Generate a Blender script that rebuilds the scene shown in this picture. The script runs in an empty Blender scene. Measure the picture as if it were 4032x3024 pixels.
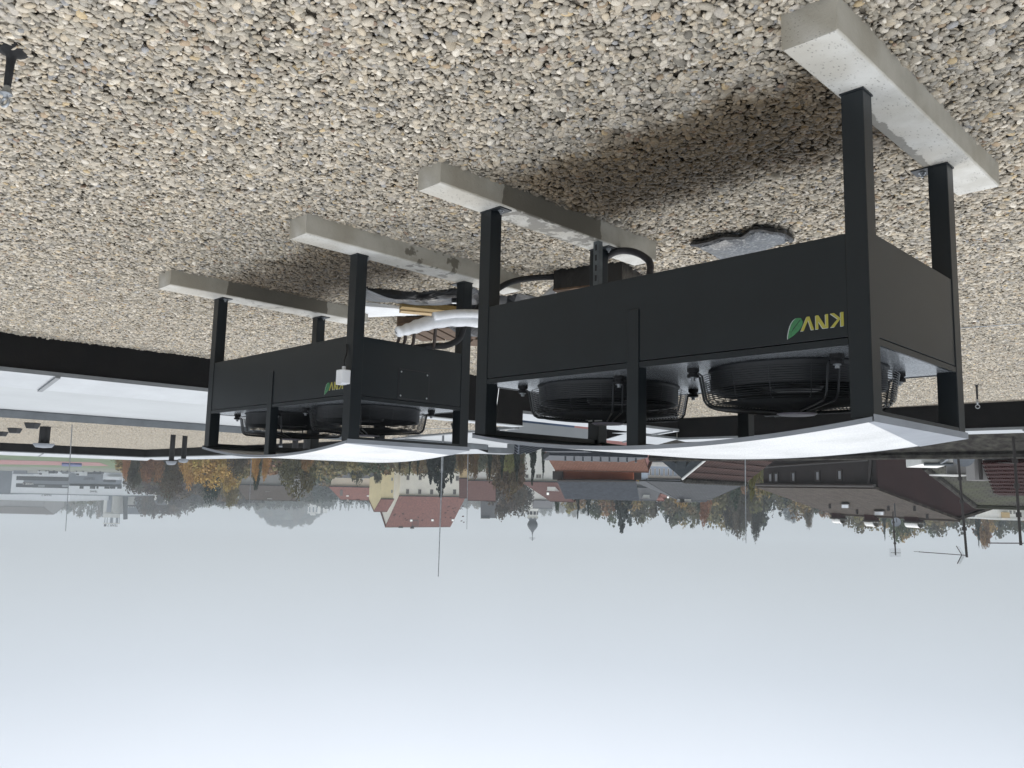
import bpy, bmesh, math, random
import numpy as np
from mathutils import Vector, Matrix, Euler

random.seed(7)
rng = np.random.default_rng(7)
scene = bpy.context.scene
COL = scene.collection
R_ = math.radians

# ------------------------------------------------------------------ camera
# calibrated from the photograph (which was taken with the phone upside down)
FPX, PITCH, ROLL, EYE = 3188.15, 0.1273, 0.0229, 1.5745
_cp, _sp = math.cos(PITCH), math.sin(PITCH)
F_ = Vector((0, _cp, -_sp)); R0 = Vector((1, 0, 0)); U0 = R0.cross(F_)
RT = math.cos(ROLL) * R0 + math.sin(ROLL) * U0
UP = -math.sin(ROLL) * R0 + math.cos(ROLL) * U0
E_ = Vector((0, 0, EYE))
cam_data = bpy.data.cameras.new('camera')
cam = bpy.data.objects.new('camera', cam_data)
COL.objects.link(cam)
cx, cy, cz = -RT, -UP, -F_          # rolled by half a turn
cam.matrix_world = Matrix(((cx.x, cy.x, cz.x, E_.x), (cx.y, cy.y, cz.y, E_.y), (cx.z, cy.z, cz.z, E_.z), (0, 0, 0, 1)))
cam_data.sensor_width = 36.0
cam_data.sensor_fit = 'HORIZONTAL'
cam_data.lens = 36.0 * FPX / 4032.0
cam_data.clip_start = 0.05
cam_data.clip_end = 9000
scene.camera = cam

# ------------------------------------------------------------------ world, sun, exposure
SUN_EL, SUN_AZ = R_(58), R_(8)       # behind the units, high, veiled by cloud
world = bpy.data.worlds.new('World'); scene.world = world
world.use_nodes = True
nt = world.node_tree; nt.nodes.clear()
out = nt.nodes.new('ShaderNodeOutputWorld')
bg = nt.nodes.new('ShaderNodeBackground'); bg.inputs['Strength'].default_value = 0.1
sky = nt.nodes.new('ShaderNodeTexSky'); sky.sky_type = 'NISHITA'; sky.sun_disc = False
sky.sun_elevation = SUN_EL; sky.sun_rotation = SUN_AZ; sky.dust_density = 4.0; sky.air_density = 1.0
tc = nt.nodes.new('ShaderNodeTexCoord')
sep = nt.nodes.new('ShaderNodeSeparateXYZ'); nt.links.new(tc.outputs['Generated'], sep.inputs[0])
ramp = nt.nodes.new('ShaderNodeValToRGB')     # overcast cloud deck: dim at the horizon, bright overhead
def stops(r, lst):
    els = r.color_ramp.elements
    while len(els) > 1: els.remove(els[-1])
    els[0].position, els[0].color = lst[0][0], lst[0][1] + (1,)
    for p, c in lst[1:]:
        e = els.new(p); e.color = c + (1,)
stops(ramp, [(0.0, (4.1, 4.42, 4.65)), (0.07, (4.2, 4.55, 4.85)), (0.2, (5.2, 5.65, 6.2)), (0.34, (7.4, 7.9, 8.7)), (0.6, (10.4, 10.8, 11.4)), (1.0, (13.2, 13.4, 13.6))])
nt.links.new(sep.outputs['Z'], ramp.inputs[0])
nz = nt.nodes.new('ShaderNodeTexNoise'); nz.inputs['Scale'].default_value = 1.7; nz.inputs['Detail'].default_value = 3
nt.links.new(tc.outputs['Generated'], nz.inputs['Vector'])
mr = nt.nodes.new('ShaderNodeMapRange'); mr.inputs[3].default_value = 0.86; mr.inputs[4].default_value = 1.14
nt.links.new(nz.outputs['Fac'], mr.inputs[0])
mulc = nt.nodes.new('ShaderNodeMix'); mulc.data_type = 'RGBA'; mulc.blend_type = 'MULTIPLY'; mulc.inputs[0].default_value = 1
nt.links.new(ramp.outputs[0], mulc.inputs[6]); nt.links.new(mr.outputs[0], mulc.inputs[7])
mixc = nt.nodes.new('ShaderNodeMix'); mixc.data_type = 'RGBA'; mixc.inputs[0].default_value = 0.92
nt.links.new(sky.outputs[0], mixc.inputs[6]); nt.links.new(mulc.outputs[2], mixc.inputs[7])
nt.links.new(mixc.outputs[2], bg.inputs['Color']); nt.links.new(bg.outputs[0], out.inputs['Surface'])

sun_d = bpy.data.lights.new('sun', 'SUN'); sun_d.energy = 0.6; sun_d.angle = R_(22); sun_d.color = (1.0, 0.96, 0.9)
sun = bpy.data.objects.new('sun', sun_d); COL.objects.link(sun)
sdir = Vector((math.sin(SUN_AZ) * math.cos(SUN_EL), math.cos(SUN_AZ) * math.cos(SUN_EL), math.sin(SUN_EL)))
sun.rotation_euler = sdir.to_track_quat('Z', 'Y').to_euler()
sun.location = (0, 0, 40)

vs = scene.view_settings
vs.view_transform = 'Standard'; vs.look = 'None'; vs.gamma = 1.0; vs.use_curve_mapping = False
vs.exposure = 0.45
scene.render.film_transparent = False
try:
    scene.cycles.use_denoising = True
    scene.cycles.volume_bounces = 0
    scene.cycles.max_bounces = 6
    scene.cycles.caustics_reflective = False
    scene.cycles.caustics_refractive = False
except Exception:
    pass

# ------------------------------------------------------------------ measuring helpers
def ray(px, py):
    return F_ + RT * ((2016 - px) / FPX) + UP * ((py - 1512) / FPX)
def at(px, py, Y):
    d = ray(px, py); return E_ + d * (Y / d.y)
def onz(px, py, z=0.0):
    d = ray(px, py); return E_ + d * ((z - EYE) / d.z)
def onplane(px, py, P, n):
    d = ray(px, py); return E_ + d * ((P - E_).dot(n) / d.dot(n))
TH = 0.7892
AU = Vector((math.cos(TH), math.sin(TH), 0)); BV = Vector((-math.sin(TH), math.cos(TH), 0))
P1 = Vector((-1.0514 * 1.175, 2.3383 * 1.175, 0)); P2 = Vector((0.8523 * 1.175, 4.2599 * 1.175, 0))
def uv(u, v, z=0.0):
    return P1 + AU * u + BV * v + Vector((0, 0, z))
def A3(x, y): return (x * .3689, 1750 + y * .3689)
def B3(x, y): return (700 + x * .3689, 1750 + y * .3689)
def C3(x, y): return (1400 + x * .3689, 1700 + y * .3689)
def C4(x, y): return (2000 + x * .3689, 1700 + y * .3689)
def C5(x, y): return (2600 + x * .3689, 1700 + y * .3689)
def C6(x, y): return (3216 + x * .3689, 1700 + y * .3689)

# ------------------------------------------------------------------ materials
def lin(r, g, b):
    f = lambda c: (c / 255 / 12.92) if c / 255 <= .04045 else ((c / 255 + .055) / 1.055) ** 2.4
    return (f(r), f(g), f(b))
def node_mat(name):
    m = bpy.data.materials.new(name); m.use_nodes = True
    t = m.node_tree; b = t.nodes['Principled BSDF']
    return m, t, b
def mat(name, col, rough=.6, var=.12, scale=6.0, bump=0.0, bscale=40.0, metal=0.0, spec=.5, col2=None, coat=0.0, stretch=None):
    """plain surface with cloudy wear: two tones mixed by noise, fine relief"""
    m, t, b = node_mat(name)
    L = t.links.new
    co = t.nodes.new('ShaderNodeTexCoord')
    mp = t.nodes.new('ShaderNodeMapping'); L(co.outputs['Object'], mp.inputs[0])
    if stretch: mp.inputs['Scale'].default_value = stretch
    n = t.nodes.new('ShaderNodeTexNoise'); n.inputs['Scale'].default_value = scale; n.inputs['Detail'].default_value = 6; n.inputs['Roughness'].default_value = .65
    L(mp.outputs[0], n.inputs['Vector'])
    mx = t.nodes.new('ShaderNodeMix'); mx.data_type = 'RGBA'
    c2 = col2 or tuple(min(1, c * (1 - 2 * var)) for c in col)
    c1 = col if col2 else tuple(min(1, c * (1 + var)) for c in col)
    mx.inputs[6].default_value = c1 + (1,); mx.inputs[7].default_value = c2 + (1,)
    rg = t.nodes.new('ShaderNodeMapRange'); rg.inputs[1].default_value = .36; rg.inputs[2].default_value = .66
    L(n.outputs['Fac'], rg.inputs[0]); L(rg.outputs[0], mx.inputs[0]); L(mx.outputs[2], b.inputs['Base Color'])
    b.inputs['Roughness'].default_value = rough; b.inputs['Metallic'].default_value = metal
    b.inputs['Specular IOR Level'].default_value = spec; b.inputs['Coat Weight'].default_value = coat
    if bump:
        n2 = t.nodes.new('ShaderNodeTexNoise'); n2.inputs['Scale'].default_value = bscale; n2.inputs['Detail'].default_value = 4
        L(mp.outputs[0], n2.inputs['Vector'])
        bp = t.nodes.new('ShaderNodeBump'); bp.inputs['Strength'].default_value = bump; bp.inputs['Distance'].default_value = .02
        L(n2.outputs['Fac'], bp.inputs['Height']); L(bp.outputs[0], b.inputs['Normal'])
    return m

M = {}
M['anthracite'] = mat('anthracite_paint', lin(27, 33, 37), .34, .08, 3.0, .03, 300, spec=.38)
M['anthracite_dark'] = mat('anthracite_frame', lin(28, 33, 37), .4, .08, 3.0, .02, 300)
M['black_plastic'] = mat('black_plastic', lin(24, 25, 27), .45, .15, 12, .05, 200)
M['fan_grey'] = mat('charcoal_plastic', lin(34, 36, 39), .42, .1, 8)
M['black_wire'] = mat('black_coated_wire', lin(40, 43, 46), .35, .1, 20)
M['rubber'] = mat('black_rubber_foam', lin(28, 28, 30), .8, .2, 30, .2, 300)
M['grey_hose'] = mat('dark_grey_foam_hose', lin(62, 60, 62), .75, .15, 30, .2, 200)
M['zinc'] = mat('galvanised_steel', lin(168, 172, 176), .42, .12, 14, .02, 200, metal=.75)
M['zinc_dull'] = mat('dull_zinc', lin(104, 110, 112), .55, .15, 12, metal=.3)
M['sheet_grey'] = mat('grey_sheet_metal', lin(140, 145, 152), .7, .05, 4, spec=.3)
M['under_grey'] = mat('grey_sheet_underside', lin(208, 212, 217), .6, .05, 4)
M['white_film'] = mat('white_pipe_film', lin(232, 234, 237), .38, .05, 9, .25, 25)
M['white_plastic'] = mat('white_plastic', lin(225, 227, 230), .4, .03, 9)
M['styrofoam'] = mat('white_foam_board', lin(228, 230, 232), .8, .04, 9, .1, 120)
M['wood_pale'] = mat('fresh_timber', lin(184, 158, 116), .7, .16, 5, .15, 60, stretch=(1, 12, 12))
M['wood_yellow'] = mat('yellow_timber', lin(150, 124, 72), .7, .14, 5, .15, 60, stretch=(1, 12, 12))
M['wood_brown'] = mat('weathered_brown_timber', lin(88, 68, 50), .8, .25, 5, .2, 60, stretch=(1, 10, 10))
M['copper_brown'] = mat('brown_pipe', lin(48, 38, 33), .6, .2, 20)
M['logo_yellow'] = mat('logo_olive_yellow', lin(158, 152, 66), .5, .04, 9)
M['logo_green'] = mat('logo_green', lin(56, 118, 76), .5, .12, 60)
M['logo_grey'] = mat('logo_silver', lin(176, 182, 184), .4, .04, 9)
M['sticker'] = mat('white_sticker', lin(226, 226, 222), .5, .03, 9)
M['sticker_violet'] = mat('violet_white_sticker', lin(212, 206, 226), .35, .06, 30)
M['ink'] = mat('black_ink', lin(40, 40, 44), .6, .05)
M['bitumen'] = mat('black_bitumen_membrane', lin(12, 12, 13), .75, .22, 2.2, .2, 30, col2=lin(23, 21, 20), spec=.18)
M['coping'] = mat('pale_aluminium_coping', lin(172, 176, 179), .4, .06, 1.4, metal=.2)
M['coping_edge'] = mat('grey_coping_edge', lin(122, 126, 129), .5, .08, 3, metal=.2)
M['white_wall'] = mat('white_render', lin(226, 229, 231), .85, .03, .8, .05, 60)
M['foil'] = None

def concrete_mat():
    m, t, b = node_mat('cast_concrete'); L = t.links.new
    co = t.nodes.new('ShaderNodeTexCoord')
    def noise(s, d=5, vec=None, r=.6):
        n = t.nodes.new('ShaderNodeTexNoise'); n.inputs['Scale'].default_value = s; n.inputs['Detail'].default_value = d; n.inputs['Roughness'].default_value = r
        L(vec or co.outputs['Object'], n.inputs['Vector']); return n.outputs['Fac']
    def rng_(v, a, b_, c=0., d=1.):
        r = t.nodes.new('ShaderNodeMapRange'); r.interpolation_type = 'SMOOTHSTEP'
        for i, x in enumerate((a, b_, c, d)): r.inputs[i + 1].default_value = x
        L(v, r.inputs[0]); return r.outputs[0]
    def mix(f, a, b_):
        x = t.nodes.new('ShaderNodeMix'); x.data_type = 'RGBA'
        for s, v in ((0, f), (6, a), (7, b_)):
            if isinstance(v, tuple): x.inputs[s].default_value = v + (1,)
            elif isinstance(v, float): x.inputs[s].default_value = v
            else: L(v, x.inputs[s])
        return x.outputs[2]
    def math_(op, a, b_):
        x = t.nodes.new('ShaderNodeMath'); x.operation = op
        for s, v in ((0, a), (1, b_)):
            if isinstance(v, (int, float)): x.inputs[s].default_value = v
            else: L(v, x.inputs[s])
        return x.outputs[0]
    c = mix(rng_(noise(5), .35, .7), lin(206, 205, 200), lin(184, 182, 175))
    c = mix(math_('MULTIPLY', rng_(noise(1.6, 3), .45, .62), .7), c, lin(178, 173, 162))
    # air holes
    v = t.nodes.new('ShaderNodeTexVoronoi'); v.inputs['Scale'].default_value = 85; v.inputs['Randomness'].default_value = 1
    mpv = t.nodes.new('ShaderNodeMapping'); mpv.inputs['Scale'].default_value = (1, .55, 1)
    L(co.outputs['Object'], mpv.inputs[0]); L(mpv.outputs[0], v.inputs['Vector'])
    gate = rng_(noise(7, 2), .36, .54)
    sdp = t.nodes.new('ShaderNodeAttribute'); sdp.attribute_name = 'shaded_side'
    gate = math_('MULTIPLY', gate, math_('SUBTRACT', 1.0, math_('MULTIPLY', sdp.outputs['Fac'], .8)))
    spot = math_('MULTIPLY', rng_(math_('ADD', v.outputs['Distance'], math_('MULTIPLY', noise(23, 2), .25)), .22, .42, 1, 0), gate)
    c = mix(math_('MULTIPLY', spot, .62), c, lin(112, 111, 106))
    # damp: the 'wet' attribute (0 dry, 1 damp) broken up by noise
    at_ = t.nodes.new('ShaderNodeAttribute'); at_.attribute_name = 'wet_dark'
    w = math_('ADD', at_.outputs['Fac'], math_('MULTIPLY', math_('SUBTRACT', noise(9, 6), .5), 1.1))
    wet_dark = rng_(w, .47, .53)
    c = mix(math_('MULTIPLY', wet_dark, .85), c, lin(108, 104, 94))
    sd = t.nodes.new('ShaderNodeAttribute'); sd.attribute_name = 'shaded_side'
    fm = t.nodes.new('ShaderNodeMix'); fm.data_type = 'RGBA'; fm.blend_type = 'MULTIPLY'; fm.inputs[7].default_value = (.74, .71, .65, 1); L(sd.outputs['Fac'], fm.inputs[0]); L(c, fm.inputs[6]); c = fm.outputs[2]  # darker sides: shade painted into the concrete colour
    L(c, b.inputs['Base Color'])
    rr = rng_(wet_dark, 0., 1., .82, .5); L(rr, b.inputs['Roughness'])
    bp = t.nodes.new('ShaderNodeBump'); bp.inputs['Strength'].default_value = .35; bp.inputs['Distance'].default_value = .004
    h = math_('SUBTRACT', noise(60, 4), math_('MULTIPLY', spot, 1.5)); L(h, bp.inputs['Height']); L(bp.outputs[0], b.inputs['Normal'])
    return m
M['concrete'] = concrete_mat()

def roofsheet_mat(name, col, dropscale, bump):
    m, t, b = node_mat(name); L = t.links.new
    co = t.nodes.new('ShaderNodeTexCoord')
    mp = t.nodes.new('ShaderNodeMapping'); L(co.outputs['Object'], mp.inputs[0]); mp.inputs['Scale'].default_value = (1, 1, .2)
    v = t.nodes.new('ShaderNodeTexVoronoi'); v.inputs['Scale'].default_value = dropscale; L(mp.outputs[0], v.inputs['Vector'])
    r = t.nodes.new('ShaderNodeMapRange'); r.inputs[1].default_value = .1; r.inputs[2].default_value = .45; r.inputs[3].default_value = 1; r.inputs[4].default_value = 0
    L(v.outputs['Distance'], r.inputs[0])
    n = t.nodes.new('ShaderNodeTexNoise'); n.inputs['Scale'].default_value = 3.5; n.inputs['Detail'].default_value = 5; L(mp.outputs[0], n.inputs['Vector'])
    mx = t.nodes.new('ShaderNodeMix'); mx.data_type = 'RGBA'; mx.inputs[6].default_value = col + (1,); mx.inputs[7].default_value = tuple(c * .8 for c in col) + (1,)
    r2 = t.nodes.new('ShaderNodeMapRange'); r2.inputs[1].default_value = .4; r2.inputs[2].default_value = .7; L(n.outputs['Fac'], r2.inputs[0]); L(r2.outputs[0], mx.inputs[0])
    L(mx.outputs[2], b.inputs['Base Color'])
    b.inputs['Roughness'].default_value = .22
    bp = t.nodes.new('ShaderNodeBump'); bp.inputs['Strength'].default_value = bump; bp.inputs['Distance'].default_value = .002
    L(r.outputs[0], bp.inputs['Height']); L(bp.outputs[0], b.inputs['Normal'])
    return m
M['roof_white'] = roofsheet_mat('wet_white_sheet', lin(228, 228, 227), 130, .7)
M['top_plate'] = roofsheet_mat('wet_pale_plate', lin(150, 155, 160), 120, .55)
M['top_plate'].node_tree.nodes['Principled BSDF'].inputs['Metallic'].default_value = .35

def foil_mat():
    m, t, b = node_mat('crumpled_black_foil'); L = t.links.new
    co = t.nodes.new('ShaderNodeTexCoord')
    n = t.nodes.new('ShaderNodeTexNoise'); n.inputs['Scale'].default_value = 9; n.inputs['Detail'].default_value = 8; L(co.outputs['Object'], n.inputs['Vector'])
    v = t.nodes.new('ShaderNodeTexNoise'); v.inputs['Scale'].default_value = 60; v.inputs['Detail'].default_value = 5; L(co.outputs['Object'], v.inputs['Vector'])
    r = t.nodes.new('ShaderNodeMapRange'); r.inputs[1].default_value = .5; r.inputs[2].default_value = .72; L(v.outputs['Fac'], r.inputs[0])
    mx = t.nodes.new('ShaderNodeMix'); mx.data_type = 'RGBA'; mx.inputs[6].default_value = lin(66, 70, 76) + (1,); mx.inputs[7].default_value = lin(150, 152, 150) + (1,)
    L(r.outputs[0], mx.inputs[0]); L(mx.outputs[2], b.inputs['Base Color']); b.inputs['Roughness'].default_value = .35
    bp = t.nodes.new('ShaderNodeBump'); bp.inputs['Strength'].default_value = .5; bp.inputs['Distance'].default_value = .02; L(n.outputs['Fac'], bp.inputs['Height']); L(bp.outputs[0], b.inputs['Normal'])
    return m
M['foil'] = foil_mat()
M['black_foil'] = mat('black_builders_foil', lin(20, 21, 24), .3, .2, 9, .4, 14)

# pebbles: colour of each stone from the mesh, darkened under the units by damp and painted-in shade
def gravel_mat(name, ground=False):
    m, t, b = node_mat(name); L = t.links.new
    geo = t.nodes.new('ShaderNodeNewGeometry')
    wet_dark = None
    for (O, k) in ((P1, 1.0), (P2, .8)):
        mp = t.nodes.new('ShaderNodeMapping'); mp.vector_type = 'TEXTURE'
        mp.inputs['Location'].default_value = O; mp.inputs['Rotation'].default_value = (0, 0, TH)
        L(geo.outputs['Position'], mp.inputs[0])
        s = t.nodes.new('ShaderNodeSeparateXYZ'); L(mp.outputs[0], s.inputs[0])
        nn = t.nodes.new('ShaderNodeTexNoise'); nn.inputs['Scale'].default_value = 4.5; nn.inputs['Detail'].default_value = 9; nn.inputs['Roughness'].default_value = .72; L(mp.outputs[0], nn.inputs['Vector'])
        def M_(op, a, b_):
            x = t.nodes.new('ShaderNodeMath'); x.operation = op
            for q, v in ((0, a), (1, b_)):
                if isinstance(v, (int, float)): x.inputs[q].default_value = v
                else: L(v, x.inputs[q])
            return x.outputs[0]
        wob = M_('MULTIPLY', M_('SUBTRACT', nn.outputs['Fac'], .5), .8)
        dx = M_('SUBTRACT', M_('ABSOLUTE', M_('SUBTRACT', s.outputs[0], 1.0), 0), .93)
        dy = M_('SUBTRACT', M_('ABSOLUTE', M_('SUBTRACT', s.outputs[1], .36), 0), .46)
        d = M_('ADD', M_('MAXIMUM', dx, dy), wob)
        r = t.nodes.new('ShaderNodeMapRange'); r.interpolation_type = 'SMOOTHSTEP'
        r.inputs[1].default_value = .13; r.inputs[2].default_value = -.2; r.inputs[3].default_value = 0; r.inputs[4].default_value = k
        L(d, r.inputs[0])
        wet_dark = r.outputs[0] if wet_dark is None else M_('MAXIMUM', wet_dark, r.outputs[0])
    if ground:
        n = t.nodes.new('ShaderNodeTexVoronoi'); n.inputs['Scale'].default_value = 45; L(geo.outputs['Position'], n.inputs['Vector'])
        mx = t.nodes.new('ShaderNodeMix'); mx.data_type = 'RGBA'; mx.inputs[6].default_value = lin(96, 90, 80) + (1,); mx.inputs[7].default_value = lin(140, 132, 120) + (1,)
        L(n.outputs['Color'], mx.inputs[0]); col = mx.outputs[2]
    else:
        at_ = t.nodes.new('ShaderNodeAttribute'); at_.attribute_name = 'stone'
        n = t.nodes.new('ShaderNodeTexNoise'); n.inputs['Scale'].default_value = 160; n.inputs['Detail'].default_value = 4; L(geo.outputs['Position'], n.inputs['Vector'])
        rr = t.nodes.new('ShaderNodeMapRange'); rr.inputs[1].default_value = .3; rr.inputs[2].default_value = .7; rr.inputs[3].default_value = .84; rr.inputs[4].default_value = 1.14
        L(n.outputs['Fac'], rr.inputs[0])
        mx = t.nodes.new('ShaderNodeMix'); mx.data_type = 'RGBA'; mx.blend_type = 'MULTIPLY'; mx.inputs[0].default_value = 1
        L(at_.outputs['Color'], mx.inputs[6]); L(rr.outputs[0], mx.inputs[7]); col = mx.outputs[2]
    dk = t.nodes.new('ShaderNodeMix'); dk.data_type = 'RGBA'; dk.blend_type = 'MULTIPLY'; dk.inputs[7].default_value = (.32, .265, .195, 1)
    L(wet_dark, dk.inputs[0]); L(col, dk.inputs[6]); L(dk.outputs[2], b.inputs['Base Color'])
    ro = t.nodes.new('ShaderNodeMapRange'); ro.inputs[3].default_value = .78; ro.inputs[4].default_value = .5; L(wet_dark, ro.inputs[0]); L(ro.outputs[0], b.inputs['Roughness'])
    b.inputs['Specular IOR Level'].default_value = .35
    return m
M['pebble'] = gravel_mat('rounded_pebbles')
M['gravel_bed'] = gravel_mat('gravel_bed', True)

# ------------------------------------------------------------------ mesh helpers
class MB:
    def __init__(s): s.v = []; s.f = []
    def add(s, vs_, fs): 
        o = len(s.v); s.v += [tuple(p) for p in vs_]; s.f += [tuple(i + o for i in f) for f in fs]; return s
    def box(s, lo, hi):
        x0, y0, z0 = lo; x1, y1, z1 = hi
        return s.hexa([(x0, y0, z0), (x1, y0, z0), (x1, y1, z0), (x0, y1, z0)], [(x0, y0, z1), (x1, y0, z1), (x1, y1, z1), (x0, y1, z1)])
    def hexa(s, bot, top):
        n = len(bot)
        return s.add(list(bot) + list(top), [tuple(range(n))[::-1], tuple(range(n, 2 * n))] + [(i, (i + 1) % n, n + (i + 1) % n, n + i) for i in range(n)])
    def slab(s, poly, off):
        """flat polygon given depth along off"""
        off = Vector(off)
        return s.hexa([Vector(p) for p in poly], [Vector(p) + off for p in poly])
    def obox(s, P, ax, ay, az):
        P, ax, ay, az = Vector(P), Vector(ax), Vector(ay), Vector(az)
        return s.hexa([P, P + ax, P + ax + ay, P + ay], [P + az, P + ax + az, P + ax + ay + az, P + ay + az])
    def tube(s, pts, r, seg=8, closed=False, caps=True):
        pts = [Vector(p) for p in pts]; n = len(pts)
        rs = r if isinstance(r, (list, tuple)) else [r] * n
        o = len(s.v); prev = None
        for i, p in enumerate(pts):
            a = pts[(i - 1) % n] if (closed or i > 0) else p
            b = pts[(i + 1) % n] if (closed or i < n - 1) else p
            t = (b - a).normalized()
            if prev is None:
                q = Vector((0, 0, 1)) if abs(t.z) < .9 else Vector((1, 0, 0))
                x = t.cross(q).normalized()
            else:
                x = (prev - t * prev.dot(t)).normalized()
            y = t.cross(x); prev = x
            for k in range(seg):
                an = 2 * math.pi * k / seg
                s.v.append(tuple(p + (x * math.cos(an) + y * math.sin(an)) * rs[i]))
        for i in range(n if closed else n - 1):
            j = (i + 1) % n
            for k in range(seg):
                k2 = (k + 1) % seg
                s.f.append((o + i * seg + k, o + i * seg + k2, o + j * seg + k2, o + j * seg + k))
        if caps and not closed:
            s.f.append(tuple(o + k for k in range(seg))[::-1]); s.f.append(tuple(o + (n - 1) * seg + k for k in range(seg)))
        return s
    def lathe(s, prof, c=(0, 0, 0), seg=24, close=False):
        o = len(s.v); n = len(prof)
        for k in range(seg):
            a = 2 * math.pi * k / seg
            for r, z in prof: s.v.append((c[0] + r * math.cos(a), c[1] + r * math.sin(a), c[2] + z))
        m = n if close else n - 1
        for k in range(seg):
            k2 = (k + 1) % seg
            for i in range(m):
                j = (i + 1) % n
                s.f.append((o + k * n + i, o + k2 * n + i, o + k2 * n + j, o + k * n + j))
        return s
    def build(s, name, m, parent=None, smooth=False, bevel=0.0, local=False, label=None):
        me = bpy.data.meshes.new(name)
        org = Vector((0, 0, 0))
        if parent is not None and not local:
            p = parent
            while p is not None: org = org + p.location; p = p.parent
        vv = [(v[0] - org.x, v[1] - org.y, v[2] - org.z) for v in s.v]
        me.from_pydata(vv, [], s.f); me.update()
        bm = bmesh.new(); bm.from_mesh(me); bmesh.ops.recalc_face_normals(bm, faces=bm.faces)
        if bevel:
            es = [e for e in bm.edges if len(e.link_faces) == 2 and e.calc_face_angle(0) > .5]
            bmesh.ops.bevel(bm, geom=es, offset=bevel, segments=2, affect='EDGES', profile=.5)
        bm.to_mesh(me); bm.free()
        if smooth:
            for p in me.polygons: p.use_smooth = True
        me.materials.append(m)
        o = bpy.data.objects.new(name, me); COL.objects.link(o)
        if parent is not None: o.parent = parent
        if label: o['label'] = label
        return o

def tag(o, label, cat, group=None):
    o['label'] = label; o['category'] = cat
    if group: o['group'] = group
    return o
def thing(name, label, cat, loc=(0, 0, 0), rotz=0.0, group=None):
    o = bpy.data.objects.new(name, None); COL.objects.link(o)
    o.location = loc; o.rotation_euler = (0, 0, rotz); o.empty_display_size = .2
    return tag(o, label, cat, group)
def struct(o, kind='structure'):
    o['kind'] = kind; return o
def copy_tree(o, parent=None):
    c = o.copy(); COL.objects.link(c); c.parent = parent
    for ch in list(o.children): copy_tree(ch, c)
    return c
def smooth_path(pts, n=6):
    """Catmull-Rom through the points"""
    P = [Vector(p) for p in pts]; P = [P[0] * 2 - P[1]] + P + [P[-1] * 2 - P[-2]]
    res = []
    for i in range(1, len(P) - 2):
        for k in range(n):
            t = k / n; a, b, c, d = P[i - 1], P[i], P[i + 1], P[i + 2]
            res.append(.5 * ((2 * b) + (c - a) * t + (2 * a - 5 * b + 4 * c - d) * t * t + (3 * b - a - 3 * c + d) * t ** 3))
    res.append(P[-2]); return res
def text_mesh(txt, size, depth=.004):
    cu = bpy.data.curves.new('txt', 'FONT'); cu.body = txt; cu.size = size; cu.extrude = depth / 2; cu.align_x = 'CENTER'; cu.align_y = 'CENTER'
    ob = bpy.data.objects.new('txt', cu); COL.objects.link(ob)
    dg = bpy.context.evaluated_depsgraph_get(); dg.update()
    me = bpy.data.meshes.new_from_object(ob.evaluated_get(dg))
    bpy.data.objects.remove(ob); bpy.data.curves.remove(cu)
    return me
def text_obj(name, txt, size, m, P, xdir, parent, depth=.004, zdir=(0, 0, 1)):
    me = text_mesh(txt, size, depth); me.materials.clear(); me.materials.append(m)
    o = bpy.data.objects.new(name, me); COL.objects.link(o)
    x = Vector(xdir).normalized(); z = Vector(zdir).normalized(); n = x.cross(z).normalized()
    org = Vector((0, 0, 0)); p = parent
    while p is not None: org = org + p.location; p = p.parent
    q = Vector(P) - org
    o.matrix_local = Matrix(((x.x, z.x, n.x, q.x), (x.y, z.y, n.y, q.y), (x.z, z.z, n.z, q.z), (0, 0, 0, 1)))
    o.parent = parent
    return o

# ------------------------------------------------------------------ terrain of the town
def terr(x, y):
    r = math.hypot(x, y)
    pts = [(0, -11), (45, -11), (120, -8.2), (250, -5.2), (350, -2.4), (450, -1.2), (700, 0.5), (1200, 3), (3500, 6)]
    for (a, za), (b, zb) in zip(pts, pts[1:]):
        if r <= b:
            t = (r - a) / (b - a); return za + (zb - za) * t
    return pts[-1][1]
M['town_ground'] = mat('town_ground', lin(92, 98, 82), .95, .3, .05, 0, col2=lin(112, 110, 106))
mb = MB()
rs_ = [0, 20, 45, 80, 120, 180, 250, 300, 350, 450, 600, 900, 1300]; SEG = 48
for r in rs_:
    for k in range(SEG):
        a = 2 * math.pi * k / SEG; x, y = r * math.cos(a), r * math.sin(a); mb.v.append((x, y, terr(x, y) - .02))
for i in range(len(rs_) - 1):
    for k in range(SEG):
        k2 = (k + 1) % SEG
        mb.f.append((i * SEG + k, i * SEG + k2, (i + 1) * SEG + k2, (i + 1) * SEG + k))
struct(mb.build('ground', M['town_ground'], smooth=True))

# ------------------------------------------------------------------ flat roofs
def uvpoly(lst, z): return [uv(u, v, z) for u, v in lst]
OUR = [(-14, -14), (9.55, -14), (9.55, 4.0), (8.0, 4.0), (8.0, 10.4), (9.55, 10.4), (9.55, 12.5), (-14, 12.5)]
mb = MB(); mb.slab(uvpoly(OUR, -.03), (0, 0, -11.5)); struct(mb.build('roof_terrace', M['gravel_bed']))
UPR = [(7.62, 4.0), (12.5, 4.0), (12.5, 6.9), (12.0, 6.9), (7.62, 6.0)]
mb = MB(); mb.slab(uvpoly(UPR, .6), (0, 0, -12)); struct(mb.build('upper_roof_terrace', M['gravel_bed']))
FAR = [(17.3, -45), (44.2, -45), (44.2, 13.9), (17.3, 13.9)]
mb = MB(); mb.slab(uvpoly(FAR, -.04), (0, 0, -11.4)); struct(mb.build('far_roof_terrace', M['gravel_bed']))

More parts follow.
